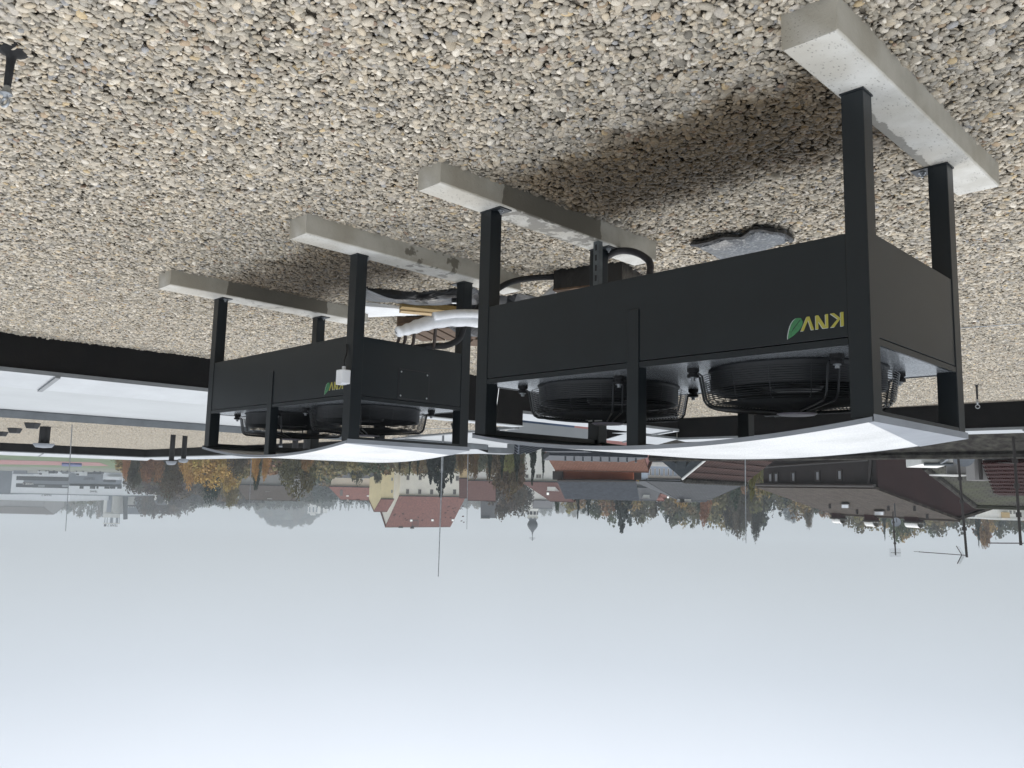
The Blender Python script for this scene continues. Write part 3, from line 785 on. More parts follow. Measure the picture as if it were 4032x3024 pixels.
crumple('foil_strip', 'black foil lying on the gravel between the two coolers', 'foil',
        [(.30, 6.42, 0), (.1, 6.52, 0), (-.12, 6.62, 0), (-.2, 6.95, 0), (.1, 6.98, 0), (.3, 6.8, 0)], .07, M['black_foil'], seed=9, fold=8)
mound = crumple('bitumen_mound', 'low dark heap on the gravel behind the farther cooler', 'heap',
        [uv2(.30, 1.75), uv2(.9, 1.65), uv2(1.5, 1.75), uv2(1.6, 2.4), uv2(.9, 2.6), uv2(.2, 2.3)], .22, M['black_foil'], seed=12, fold=5)
# foam board
b = MB().hexa([(1.33, 6.88, .0), (1.05, 6.98, .0), (.78, 7.24, .0), (1.38, 7.36, .0)], [(1.31, 6.88, .045), (1.04, 6.99, .035), (.78, 7.25, .03), (1.36, 7.37, .04)]).build('foam_board', M['styrofoam'], bevel=.006)
tag(b, 'white foam board lying beside the yellow timber planks', 'foam board')
# plank with yellow edge
def plank(label, a, b, w, h, z, m, grp=None):
    a, b = Vector(a), Vector(b); d = (b - a).normalized(); n = Vector((-d.y, d.x, 0))
    o = MB().obox(a + Vector((0, 0, z)), b - a, n * w, Vector((0, 0, h))).build('plank', m, bevel=.003)
    return tag(o, label, 'plank', grp)
plank('yellow edged timber plank lying flat on the black foil', (.98, 6.80, 0), (.42, 6.99, 0), .11, .05, .03, M['wood_yellow'], 'timber between the coolers')
plank('pale fresh timber plank behind the yellow one', (1.0, 6.94, 0), (.42, 7.13, 0), .10, .05, .035, M['wood_pale'], 'timber between the coolers')
# pallet
def pallet(label, c, th, nb=5, L=.9, W=.7, z=0.0, grp='wooden pallets between the coolers'):
    root = thing('wooden_pallet', label, 'pallet', Vector(c) + Vector((0, 0, z)), th, grp)
    for k in range(3): MB().box((-L / 2, -W / 2 + k * (W - .09) / 2, .02), (L / 2, -W / 2 + k * (W - .09) / 2 + .09, .115)).build('stringer', M['wood_brown'], root, local=True)
    for k in range(nb):
        x = -L / 2 + k * (L - .11) / (nb - 1)
        MB().box((x, -W / 2, .115), (x + .11, W / 2, .137)).build('deck_board', M['wood_brown'], root, bevel=.002, local=True)
    for k in range(3):
        x = -L / 2 + k * (L - .1) / 2
        MB().box((x, -W / 2, 0), (x + .1, W / 2, .02)).build('bottom_board', M['wood_brown'], root, local=True)
    return root
pallet('weathered brown pallet on the gravel behind the white pipe bundle', (.62, 7.62, .0), .3 + .0, 6, .8, .6)
pallet('second brown pallet lying behind the first one', (.12, 8.0, .0), -.25, 6, .9, .6)
# thin grey metal offcut, black box with timber lid
tag(MB().obox((.50, 6.42, .10), (-.1, .01, 0), (.02, .1, -.09), (.004, .01, .006)).build('metal_offcut', M['zinc']), 'small grey sheet metal offcut leaning on the black foil', 'metal offcut')
root = thing('foam_box', 'low black box with a timber lid on the gravel behind the damp beam', 'box', (-.5, 5.75, 0))
MB().hexa([(-.285, 5.745, -.02), (-.75, 5.50, -.02), (-.95, 5.85, -.02), (-.48, 6.1, -.02)], [(-.285, 5.745, .135), (-.75, 5.50, .135), (-.95, 5.85, .135), (-.48, 6.1, .135)]).build('box_body', M['black_foil'], root)
MB().hexa([(-.28, 5.74, .1365), (-.75, 5.495, .1365), (-.95, 5.85, .1365), (-.48, 6.1, .1365)], [(-.28, 5.74, .15), (-.75, 5.495, .15), (-.95, 5.85, .15), (-.48, 6.1, .15)]).build('box_lid', M['wood_brown'], root)
# hoses and pipes
def hose(name, label, pts, r, m, cat='hose', grp=None, seg=10):
    return tag(MB().tube(smooth_path(pts, 7), r, seg).build(name, m, smooth=True), label, cat, grp)
hose('foam_hose', 'thick dark grey hose looping out behind the damp beam', [uv(2.0, .93, .63), uv(2.005, .95, .35), uv(2.0, .98, .22), uv(1.96, 1.0, .155), uv(1.87, 1.0, .135), uv(1.77, 1.0, .155), uv(1.67, .99, .21), uv(1.62, .98, .28), uv(1.615, .93, .46), uv(1.61, .9, .63)], .021, M['grey_hose'])
hose('foam_hose', 'black insulated hose hanging from the end of the farther cooler', [uv2(.14, .46, .72), uv2(.10, .52, .655), uv2(.0, .62, .63), uv2(-.07, .70, .622), uv2(-.11, .78, .57), uv2(-.12, .82, .47), uv2(-.14, .9, .36), uv2(-.16, 1.1, .16), uv2(-.2, 1.3, .06), uv2(-.4, 1.5, .03)], .022, M['rubber'])
root = thing('pipe_bundle', 'thick white wrapped pipe bundle running out of the farther cooler', 'pipe bundle', uv2(-.25, .6, .5))
path = smooth_path([uv2(-.24, .16, .632), uv2(-.25, .25, .598), uv2(-.25, .38, .545), uv2(-.26, .58, .49), uv2(-.27, .83, .458), uv2(-.3, 1.1, .44), uv2(-.36, 1.4, .36), uv2(-.4, 1.62, .2), uv2(-.42, 1.75, .03)], 6)
rr = [.032 + .012 * sm(0, .25, k / len(path)) + .003 * math.sin(k * 1.7) for k in range(len(path))]
MB().tube(path, rr, 12).build('wrapping', M['white_film'], root, True)
path2 = smooth_path([uv2(-.30, .40, .50), uv2(-.31, .6, .45), uv2(-.32, .85, .415), uv2(-.35, 1.12, .40), uv2(-.42, 1.42, .30), uv2(-.46, 1.7, .03)], 6)
MB().tube(path2, .028, 10).build('wrapping', M['white_film'], root, True)
MB().tube(smooth_path([uv2(-.2, .70, .42), uv2(-.2, .86, .40), uv2(-.22, .98, .41), uv2(-.24, 1.1, .40), uv2(-.28, 1.3, .3), uv2(-.33, 1.5, .12), uv2(-.34, 1.6, .03)], 6), .028, 10).build('wrapping', M['white_film'], root, True)
for v, zt in ((.165, .63), (.215, .60), (.285, .57), (.46, .53)):
    MB().tube(smooth_path([uv2(-.23, v, zt), uv2(-.17, v + .06, zt + .012), uv2(-.03, v + .165, .632), uv2(.05, v + .21, .655), uv2(.08, v + .22, .74)], 5), .011, 8).build('pipe', M['copper_brown'], root, True)
# fall protection anchors
def anchor(label, P, h, lean=0.0):
    root = thing('anchor_post', label, 'anchor', P, group='roof anchor posts with ring eyes')
    MB().lathe([(.06, -.02), (.05, -.003), (.018, .012), (.0145, .04), (.0125, h * .62), (0, h * .62)], seg=14).build('sleeve', M['rubber'], root, True, local=True)
    MB().lathe([(.011, h * .62), (.012, h * .66), (.017, h * .69), (.017, h * .74), (.021, h * .75), (.021, h * .775), (.010, h * .78), (.009, h * .83), (0, h * .83)], seg=14).build('collar', M['zinc'], root, True, local=True)
    R = h * .075
    MB().tube([(R * math.cos(a), .004 * 0, h * .83 + R * 1.15 + R * math.sin(a)) for a in [2 * math.pi * k / 20 for k in range(20)]], .0058, 8, True).build('eye_ring', M['zinc'], root, True, local=True)
    root.rotation_euler = (lean, 0, .3)
    return root
anchor('black anchor post with ring eye standing in the open foreground gravel', (1.905, 2.862, 0), .215, .03)
anchor('brown sleeved anchor post with ring eye near the rear parapet', (-6.47, 11.17, 0), .34)
# lightning wire on holders
def wire(label, pts, r=.004):
    return tag(MB().tube([Vector(p) for p in pts], r, 6).build('lightning_wire', M['zinc']), label, 'wire', 'lightning conductor wires')
wire('thin lightning wire lying on the gravel past the end of the nearer cooler', [(-3.5, 7.75, .012), (-4.155, 7.35, .014), (-4.57, 7.106, .014), (-5.5, 6.6, .012)])
zq = lambda x, y: (1640 + x * .2411, 1400 + y * .2411)
pts = [onz(*zq(a, b), .70) for a, b in ((130, 1195), (430, 1190), (640, 1192), (900, 1222), (1180, 1225), (1240, 1210), (1262, 1180))]
wp = wire('lightning wire on black holder blocks over the higher gravel roof', pts + [pts[-1] + Vector((0, 0, .03))], .005)
Pr = onz(*zq(1262, 1180), .70)
tag(MB().tube([Pr, at(1640 + 1345 * .2411, 1400 + 535 * .2411, Pr.y - 1.15)], .005, 6).build('lightning_wire', M['zinc']), 'thin lightning wire dropping from the higher roof over the black step', 'wire', 'lightning conductor wires')
def holder(label, P):
    o = MB().hexa([(-.08, -.08, 0), (.08, -.08, 0), (.08, .08, 0), (-.08, .08, 0)], [(-.055, -.055, .085), (.055, -.055, .085), (.055, .055, .085), (-.055, .055, .085)]).build('wire_holder', M['black_plastic'], bevel=.008)
    o.location = P; return tag(o, label, 'wire holder', 'black wire holder blocks')
holder('black wire holder block left standing behind the corner leg of the farther cooler', onz(*zq(650, 1112), .66) )
holder('black wire holder block at the foot of the bent wire', onz(*zq(1290, 1185), .635))
holder('small black holder block nearest the gravel edge of the opposite roof', onz(15 * .4069, 1350 + 858 * .4069, .0))
holder('small black holder block between two others on the opposite roof', onz(145 * .4069, 1350 + 825 * .4069, .0))
holder('small black holder block beside the thick vent pipe on the opposite roof', onz(315 * .4069, 1350 + 775 * .4069, .0))
for o in [o for o in bpy.data.objects if o.name.startswith('wire_holder') and 'opposite' in o['label']]: o.scale = (2.1, 2.1, 2.0)

# vents on the opposite roof
def vent(label, px, pyb, pyt, Y, r, cap=1.9):
    P = at(px, pyb, Y); top = at(px, pyt, Y); P.z = -.02; h = top.z - P.z
    root = thing('vent_pipe', label, 'vent pipe', P, group='black vent pipes on the opposite roof')
    MB().lathe([(r, 0), (r, h), (r * .9, h), (r * .9, h - .3)], seg=20).build('pipe', M['rubber'], root, True, local=True)
    MB().lathe([(r * cap, h + .01), (r * cap, h + .04), (r * cap * .75, h + .13), (0, h + .15)], seg=24).build('cap', M['sheet_grey'], root, True, local=True)
zl = lambda x, y: (x * .4069, 1350 + y * .4069)
x_, y_ = zl(445, 760); vent('thick black vent pipe with a wide grey cap near the small holder blocks', x_, y_, zl(440, 972)[1], 25.5, .155, 1.95)
x_, y_ = zl(1680, 850); vent('taller slim black vent pipe with grey cap, first of the pair', x_, y_, zl(1668, 1142)[1], 28.5, .085, 2.1)
x_, y_ = zl(1795, 855); vent('slim black vent pipe with grey cap beside the taller one', x_, y_, zl(1785, 1122)[1], 29.0, .085, 2.1)
# big black ducts and vents behind the farther cooler (dark blocks on the opposite roof)
for lab, (a, b), (c, d_), Y, r in (('broad black vent stack seen under the roof of the farther cooler', (778, 700), (778, 800), 27.0, .22), ('black vent stack beside the broad one', (670, 705), (670, 795), 28.0, .1), ('short rusty vent stub on the opposite roof', (565, 702), (565, 745), 29, .05)):
    x_, y_ = 800 + a * .5425, 1350 + b * .5425
    vent(lab, x_, y_, 1350 + d_ * .5425, Y, r, 1.25)
# lightning rods
def rod(label, px, py0, px1, py1, Y, r0, r1, foot=None):
    a, b = at(px, py0, Y), at(px1, py1, Y)
    root = thing('lightning_rod', label, 'lightning rod', a, group='lightning rods')
    mid = a + (b - a) * .38
    MB().tube([a, mid], r0, 8).build('tube', M['zinc'], root)
    MB().tube([mid, b], [r1, r1 * .8], 6).build('tip', M['zinc'], root)
    return root
k_ = 4032 / 2212
rod('slim lightning rod in front of the sports field and the white factory', A3(770, -150)[0], zl(705, 790)[1], *A3(700, 925), 19.5, .012, .01)
rod('slim lightning rod in front of the yellow trees', *B3(785, 165), *B3(765, 660), 42.5, .022, .018)
rod('tallest lightning rod, thick and pale, in front of the yellow gabled building', 1640 + 450 * .2411, 1400 + 905 * .2411, *C3(883, 1545), 17.0, .024, .014)
rod('thin lightning rod beside the tallest one', *C3(1200, 205), *C3(1188, 1040), 26, .014, .012)
rod('slim lightning rod in front of the autumn wood behind the ribbed brown roof', *C5(905, 180), *C5(915, 1190), 17, .012, .009)

# ------------------------------------------------------------------ houses of the town
def roof_mat(name, col, row, wid, col2=None, rough=.8, moss=0.0, bump=.6):
    """courses of tiles in the roof plane (object space: x along the eave, y up the slope)"""
    m, t, b = node_mat(name); L = t.links.new
    co = t.nodes.new('ShaderNodeTexCoord')
    br = t.nodes.new('ShaderNodeTexBrick'); br.inputs['Scale'].default_value = 1; br.inputs['Mortar Size'].default_value = row * .08
    br.inputs['Brick Width'].default_value = wid; br.inputs['Row Height'].default_value = row; br.inputs['Mortar Smooth'].default_value = .4
    br.inputs['Color1'].default_value = col + (1,); br.inputs['Color2'].default_value = tuple(c * .8 for c in (col2 or col)) + (1,); br.inputs['Mortar'].default_value = tuple(c * .5 for c in col) + (1,)
    L(co.outputs['UV'], br.inputs['Vector'])
    n = t.nodes.new('ShaderNodeTexNoise'); n.inputs['Scale'].default_value = .8; n.inputs['Detail'].default_value = 7; L(co.outputs['UV'], n.inputs['Vector'])
    r = t.nodes.new('ShaderNodeMapRange'); r.inputs[1].default_value = .42; r.inputs[2].default_value = .72; L(n.outputs['Fac'], r.inputs[0])
    mm = t.nodes.new('ShaderNodeMath'); mm.operation = 'MULTIPLY'; mm.inputs[1].default_value = .35 + moss; L(r.outputs[0], mm.inputs[0])
    mx = t.nodes.new('ShaderNodeMix'); mx.data_type = 'RGBA'; L(mm.outputs[0], mx.inputs[0]); L(br.outputs['Color'], mx.inputs[6])
    mx.inputs[7].default_value = (lin(74, 78, 58) if moss else tuple(c * .62 for c in col)) + (1,)
    L(mx.outputs[2], b.inputs['Base Color']); b.inputs['Roughness'].default_value = rough; b.inputs['Specular IOR Level'].default_value = .12
    bp = t.nodes.new('ShaderNodeBump'); bp.inputs['Strength'].default_value = bump; bp.inputs['Distance'].default_value = .04; bp.invert = True
    L(br.outputs['Fac'], bp.inputs['Height']); L(bp.outputs[0], b.inputs['Normal'])
    return m
M['tile_red'] = roof_mat('old_red_tiles', lin(138, 98, 90), .34, .24, lin(124, 90, 84))
M['tile_redbrown'] = roof_mat('red_brown_tiles', lin(104, 78, 74), .36, .25)
M['tile_orange'] = roof_mat('orange_brown_tiles', lin(114, 81, 68), .34, .26)
M['tile_moss'] = roof_mat('mossy_tiles', lin(68, 67, 62), .34, .24, moss=.45)
M['tile_grey'] = roof_mat('weathered_grey_tiles', lin(82, 75, 69), .33, .23, lin(72, 66, 61))
M['slate'] = roof_mat('grey_slate', lin(72, 75, 79), .28, .3, rough=.55)
M['slate_light'] = mat('blue_grey_concrete_tile', lin(98, 102, 108), .6, .1, 2.5)
M['slate_dark'] = mat('dark_slate_sheet', lin(56, 60, 66), .5, .12, 2, spec=.15)
M['seam_blue'] = mat('blue_grey_seam_roof', lin(84, 92, 104), .45, .1, 1.5, metal=.15)
M['tile_darkred'] = mat('dark_red_tile', lin(60, 31, 29), .6, .3, 3.0, spec=.15)
M['tile_brown'] = mat('brown_tile', lin(64, 46, 42), .7, .3, 3.0, spec=.15)
M['tile_slab'] = mat('lichen_roof_slab', lin(40, 38, 38), .9, .3, 5, .3, 40, col2=lin(72, 71, 66), spec=.06)
def wall_mat(n, c, v=.05): return mat(n, lin(*c), .9, v, .35, .05, 30)
M['w_pale'] = wall_mat('pale_beige_render', (226, 212, 192)); M['w_ochre'] = wall_mat('ochre_render', (206, 180, 136))
M['w_yellow'] = wall_mat('pale_yellow_render', (232, 216, 172)); M['w_white'] = wall_mat('white_house_render', (238, 236, 230))
M['w_cream'] = wall_mat('cream_render', (240, 236, 224)); M['w_orange'] = wall_mat('orange_render', (176, 98, 62), .1)
M['w_pink'] = wall_mat('pink_render', (206, 150, 144)); M['w_blue'] = wall_mat('pale_blue_render', (188, 202, 218)); M['w_bluedeep'] = wall_mat('blue_render', (104, 124, 156))
M['w_maroon'] = wall_mat('maroon_cladding', (56, 35, 35), .12); M['w_darkbrown'] = wall_mat('dark_brown_cladding', (50, 45, 44), .18)
M['w_grey'] = wall_mat('grey_render', (150, 148, 146)); M['w_concrete'] = wall_mat('pale_concrete', (190, 190, 184))
M['w_steel'] = wall_mat('grey_cladding', (122, 128, 136)); M['w_factory'] = wall_mat('white_cladding', (232, 235, 238), .02)
M['dark_metal'] = mat('dark_grey_metal', lin(70, 76, 80), .5, .1, 4); M['white_trim'] = mat('white_trim', lin(226, 226, 222), .6, .05, 4)
M['glass'] = mat('dark_window_glass', lin(42, 46, 50), .12, .2, .8, spec=.6); M['pane_grey'] = mat('pale_window_pane', lin(150, 154, 158), .2, .08, 1.0, spec=.6)
M['frame_grey'] = mat('window_frame', lin(176, 172, 164), .6, .05, 5); M['frame_dark'] = mat('dark_window_frame', lin(54, 50, 48), .6, .05, 5)

def roof_plane(name, poly, m, parent, thick=.14, uaxis=None):
    """tilted slab with UVs in metres"""
    P = [Vector(p) for p in poly]
    n = (P[1] - P[0]).cross(P[2] - P[0]).normalized()
    if n.z < 0: n = -n
    ax = (Vector(uaxis) if uaxis else (P[1] - P[0])).normalized(); ay = n.cross(ax)
    if ay.z < 0: ay = -ay
    o = MB().slab(P, n * thick).build(name, m, parent)
    me = o.data; uvl = me.uv_layers.new(name='UVMap'); off = Vector((0, 0, 0)); p = parent
    while p is not None: off = off + p.location; p = p.parent
    for lp in me.loops:
        q = me.vertices[lp.vertex_index].co + off - P[0]; uvl.data[lp.index].uv = (q.dot(ax), q.dot(ay))
    return o
def opening(house, cs, m_pane, m_frame, out, fw=.09, depth=.06, name='window', mull=True):
    """window standing in the wall: frame ring proud of the wall, pane set behind it; cs = 4 corners (ll, lr, ur, ul)"""
    P = [Vector(p) for p in cs]; o = Vector(out).normalized(); c = sum(P, Vector()) / 4
    x = (P[1] - P[0]).normalized(); y = (P[3] - P[0]).normalized(); I = [P[0] + x * fw + y * fw, P[1] - x * fw + y * fw, P[2] - x * fw - y * fw, P[3] + x * fw - y * fw]
    mb = MB()
    for k in range(4):
        k2 = (k + 1) % 4
        mb.hexa([P[k], P[k2], I[k2], I[k]], [P[k] + o * depth, P[k2] + o * depth, I[k2] + o * depth, I[k] + o * depth])
    if mull:
        a, b = (I[0] + I[1]) / 2, (I[3] + I[2]) / 2; mb.obox(a - x * fw * .3, x * fw * .6, b - a, o * depth * .8)
    f = mb.build(name, m_frame, house)
    MB().slab([p + o * .012 for p in I], o * .006).build('pane', m_pane, f)
    return f
def px_window(house, wall, a, b, m_pane='glass', m_frame='frame_grey', mull=True, fw=.09, name='window'):
    """window between two photo points on the wall plane (P, n)"""
    P, n = wall; n = Vector(n).normalized()
    x0, x1 = max(a[0], b[0]), min(a[0], b[0]); y0, y1 = min(a[1], b[1]), max(a[1], b[1])   # photo is upside down: larger x is further left
    cs = [onplane(x, y, P, n) for x, y in ((x0, y0), (x1, y0), (x1, y1), (x0, y1))]
    # square it up
    h = Vector((0, 0, 1)); e = Vector((-n.y, n.x, 0))
    if e.dot(cs[1] - cs[0]) < 0: e = -e
    w = (cs[1] - cs[0]).dot(e); hh = max(.2, ((cs[3] - cs[0]).z + (cs[2] - cs[1]).z) / 2); p0 = cs[0]
    return opening(house, [p0, p0 + e * w, p0 + e * w + h * hh, p0 + h * hh], M[m_pane], M[m_frame], n, fw, name=name, mull=mull)
def house(label, eL, YL, eR, YR, ridge_y, half, wall='w_white', roof='tile_red', over=.4, cat='house', gable=None, base=None, group=None, hipL=0., hipR=0., thick=.16, name='house'):
    """gabled (or hipped) house: eave line eL-eR in the photo at depths YL, YR, ridge at photo row ridge_y; half = half depth"""
    A, B = at(*eL, YL), at(*eR, YR); z = (A.z + B.z) / 2; A.z = B.z = z
    if A.x > B.x: A, B = B, A
    e = (B - A).normalized(); n = Vector((-e.y, e.x, 0))
    if n.y < 0: n = -n
    Mid = (A + B) / 2 + n * half; zr = at((eL[0] + eR[0]) / 2, ridge_y, Mid.y).z
    g = base if base is not None else terr((A.x + B.x) / 2, (A.y + B.y) / 2) - .5
    root = thing(name, label, cat, (Mid.x, Mid.y, g), group=group)
    C, D = B + n * 2 * half, A + n * 2 * half
    lo = [Vector((p.x, p.y, g)) for p in (A, B, C, D)]
    RA, RB = A + n * half + e * hipL, B + n * half - e * hipR; RA.z = RB.z = zr
    mb = MB(); mb.v += [tuple(p) for p in lo + [A, B, C, D]]
    mb.f += [(0, 1, 5, 4), (1, 2, 6, 5), (2, 3, 7, 6), (3, 0, 4, 7), (0, 3, 2, 1)]
    if hipL == 0: mb.v.append(tuple(RA - Vector((0, 0, .02)))); mb.f.append((4, 7, len(mb.v) - 1))
    if hipR == 0: mb.v.append(tuple(RB - Vector((0, 0, .02)))); mb.f.append((5, 6, len(mb.v) - 1))
    wl = mb.build('wall', M[wall], root)
    sl = (zr - z) / half; dz = Vector((0, 0, -over * sl)); oe = e * (over * .6)
    a_, b_ = (A - n * over + dz - oe, B - n * over + dz + oe); c_, d_ = (C + n * over + dz + oe, D + n * over + dz - oe)
    ra, rb = RA - (oe if hipL == 0 else oe * 0), RB + (oe if hipR == 0 else oe * 0)
    roof_plane('roof', [a_, b_, rb, ra], M[roof], root, thick)
    roof_plane('roof', [d_, c_, rb, ra], M[roof], root, thick)
    if hipL: roof_plane('roof', [a_, d_, ra], M[roof], root, thick)
    if hipR: roof_plane('roof', [b_, c_, rb], M[roof], root, thick)
    MB().tube([ra + Vector((0, 0, thick)), rb + Vector((0, 0, thick))], .09, 6).build('ridge', M['dark_metal'] if roof.startswith('slate') else M[roof], root)
    MB().tube([a_ + Vector((0, 0, -.02)) - n * .05, b_ + Vector((0, 0, -.02)) - n * .05], .07, 6).build('gutter', M['dark_metal'], root)
    return dict(root=root, A=A, B=B, C=C, D=D, e=e, n=n, RA=RA, RB=RB, z=z, zr=zr, wall=(A, -n), endL=(A, -e), endR=(B, e), g=g, slope=(A, (n * (-(zr - z)) + Vector((0, 0, half))).normalized()), half=half)
def chimney(h, px, py_top, w=.7, d=.6, m='w_white', cap='w_grey', ht=None, back=None, name='chimney', white_cap=False):
    """chimney whose top shows at the photo point; stands on the ridge line unless back (0..1 up the slope) says otherwise"""
    if isinstance(h, dict):
        t = 1.0 if back is None else back
        P = h['A'] + h['n'] * h['half'] * t; n = h['n']; X = onplane(px, py_top, P, n); e = h['e']; root = h['root']
        zb = h['z'] + (h['zr'] - h['z']) * t - .3
    else:
        root, X, e, zb = h; n = Vector((-e.y, e.x, 0))
    p = Vector((X.x, X.y, zb)) - e * w / 2 - n * d / 2; hh = max(.25, X.z - zb)
    c = MB().obox(p, e * w, n * d, Vector((0, 0, hh - .06))).build(name, M[m], root)
    MB().obox(p - e * .06 - n * .06 + Vector((0, 0, hh - .06)), e * (w + .12), n * (d + .12), Vector((0, 0, .08))).build('cap', M[cap], c)
    if white_cap:
        mb = MB(); K = 10; q = p + Vector((0, 0, hh + .1)) + n * d / 2
        ring0 = [q + n * (d * .55 * math.cos(math.pi * k / K)) + Vector((0, 0, .24 * math.sin(math.pi * k / K))) for k in range(K + 1)]
        mb.v += [tuple(v) for v in ring0] + [tuple(v + e * w) for v in ring0]; mb.f += [(k, k + 1, K + 2 + k, K + 1 + k) for k in range(K)]
        mb.v += [tuple(v * 1.0 + Vector((0, 0, -.03))) for v in ring0] + [tuple(v + e * w + Vector((0, 0, -.03))) for v in ring0]; o = 2 * K + 2
        mb.f += [(o + k, o + k + 1, o + K + 2 + k, o + K + 1 + k) for k in range(K)]
        mb.build('hood', M['white_trim'], c)
    return c
def skylight(h, a, b, m='pane_grey'):
    P, n = h['slope']; cs = [onplane(x, y, P + n * .17, n) for x, y in ((max(a[0], b[0]), a[1]), (min(a[0], b[0]), a[1]), (min(a[0], b[0]), b[1]), (max(a[0], b[0]), b[1]))]
    c = sum(cs, Vector()) / 4
    f = MB().slab([c + (p - c) * 1.25 for p in cs], n * .07).build('skylight', M['frame_dark'], h['root'])
    MB().slab([p + n * .073 for p in cs], n * .01).build('pane', M[m], f); return f
def dish(label, px, py, Y, r, pole_to=None, face=(.2, -1, .25)):
    C = at(px, py, Y); f = Vector(face).normalized()
    root = thing('satellite_dish', label, 'satellite dish', C, group='satellite dishes')
    x = f.cross(Vector((0, 0, 1))).normalized(); y = x.cross(f)
    mb = MB(); K = 24; rings = [(1, .2), (.7, .1), (.35, .03), (0.02, 0)]
    for s, d in rings:
        for k in range(K):
            a = 2 * math.pi * k / K; mb.v.append(tuple(C + (x * math.cos(a) + y * math.sin(a)) * r * s + f * r * d))
    for i in range(3):
        for k in range(K): mb.f.append((i * K + k, i * K + (k + 1) % K, (i + 1) * K + (k + 1) % K, (i + 1) * K + k))
    mb.build('reflector', M['sheet_grey'], root, True)
    MB().tube([C - y * r * .9 + f * r * .25, C + f * r * .9 - y * r * .1], .012 + r * .02, 6).build('feed_arm', M['dark_metal'], root)
    MB().tube([C - f * .04, C - f * .15 - Vector((0, 0, r * 2.2 if pole_to is None else pole_to))], .03, 8).build('mount', M['dark_metal'], root)
    return root

# --- factory across the sports field
Yf = 400.0
def prism_px(label, name, cat, x0, x1, y0, y1, Y, depth, m, roofm=None, group=None, base=None):
    A = at(x1, y1, Y); B = at(x0, y1, Y); z = max(A.z, B.z) if abs(A.z - B.z) < .5 else (A.z + B.z) / 2
    g = base if base is not None else min(at(x0, y0, Y).z, terr(A.x, Y)) - 1
    root = thing(name, label, cat, ((A.x + B.x) / 2, Y + depth / 2, g), group=group)
    MB().box((A.x, Y, g), (B.x, Y + depth, z)).build('wall', M[m], root)
    MB().box((A.x - .15, Y - .15, z), (B.x + .15, Y + depth, z + .35)).build('roof', M[roofm or 'sheet_grey'], root)
    return root, (Vector((A.x, Y, z)), Vector((0, -1, 0)))
r_, w_ = prism_px('long white factory with dark ribbon windows beside the sports field', 'factory', 'factory', *[A3(v, 0)[0] for v in (110, 1370)], A3(0, 300)[1], A3(0, 532)[1], Yf, 40, 'w_factory')
def panel_px(root, wall, a, b, m, name, d=.15):
    P, n = wall; x0, x1 = max(a[0], b[0]), min(a[0], b[0])
    p = onplane(x0, min(a[1], b[1]), P, n); q = onplane(x1, max(a[1], b[1]), P, n)
    return MB().box((p.x, p.y - d, p.z), (q.x, q.y - .02 + .02, q.z)).build(name, M[m], root)
panel_px(r_, w_, A3(175, 350), A3(740, 380), 'glass', 'window_band'); panel_px(r_, w_, A3(170, 428), A3(735, 455), 'glass', 'window_band')
panel_px(r_, w_, A3(250, 380.5), A3(1300, 427.5), 'w_steel', 'facade_panel', .12); panel_px(r_, w_, A3(741, 312), A3(1100, 380), 'w_steel', 'facade_panel', .3)
panel_px(r_, w_, A3(742, 428), A3(1300, 442), 'w_steel', 'facade_panel', .12)
for x0, x1 in ((410, 480), (665, 730)): panel_px(r_, w_, A3(x0, 434), A3(x1, 453), 'pane_grey', 'blind', .25)
for x0, x1 in ((850, 893), (960, 1018), (1030, 1052), (1115, 1170), (1172, 1232), (1252, 1300)): panel_px(r_, w_, A3(x0, 444), A3(x1, 472), 'glass', 'window')
for x0, x1 in ((820, 1100),): panel_px(r_, w_, A3(x0, 300), A3(x1, 311.5), 'glass', 'window_band', .3)
panel_px(r_, w_, A3(1150, 345), A3(1300, 376), 'w_factory', 'bay', 2.5); panel_px(r_, w_, A3(1105, 378), A3(1240, 402), 'glass', 'window_band', .2)
P_, n_ = w_
panel_px(r_, w_, A3(244, 404), A3(345, 432), 'frame_dark', 'sign_board', .2)
for s, cx, cy, sz, mm, dd in (('WERK 1', 302, 418, 1.5, 'white_trim', .24), ('TEAM7', 1000, 500, 1.25, 'ink', .05), ('TEAM7', 958, 362, 1.9, 'ink', .35)):
    q = onplane(*A3(cx, cy), P_, n_); text_obj('sign_letters', s, sz, M[mm], q - Vector((0, dd, 0)), (1, 0, 0), r_, .1)
r2_, w2_ = prism_px('long low white hall with pale roof edge behind the factory', 'factory_hall', 'factory', -260, A3(740, 0)[0], A3(0, 500)[1], A3(0, 585)[1], 455, 60, 'w_factory', 'w_factory')
q = onplane(*A3(500, 537), *w2_); text_obj('sign_letters', 'TEAM 7', 1.7, M['ink'], q - Vector((0, .1, 0)), (1, 0, 0), r2_, .1)
prism_px('grey low wing at the end of the factory', 'factory_wing', 'factory', -150, A3(122, 0)[0], A3(0, 380)[1], A3(0, 520)[1], 410, 20, 'w_steel')
r3, w3 = prism_px('grey windowed hall with white stripes behind the factory', 'grey_hall', 'hall', A3(1195, 0)[0], A3(1590, 0)[0], A3(0, 500)[1], A3(0, 738)[1], 520, 30, 'w_steel', 'w_steel')
panel_px(r3, w3, A3(1195, 650), A3(1590, 660), 'frame_dark', 'band', .3); panel_px(r3, w3, A3(1365, 560), A3(1448, 645), 'w_concrete', 'bay', .4)
for k in range(16): panel_px(r3, w3, A3(1205 + k * 24, 662), A3(1212 + k * 24, 672), 'white_trim', 'fin', .4)
r4, w4 = prism_px('slender silo tower with lettered platform on top', 'silo_tower', 'tower', A3(1098, 0)[0], A3(1200, 0)[0], A3(0, 500)[1], A3(0, 740)[1], 500, 14, 'w_concrete')
panel_px(r4, w4, A3(1140, 540), A3(1200, 720), 'w_steel', 'shaft', .5)
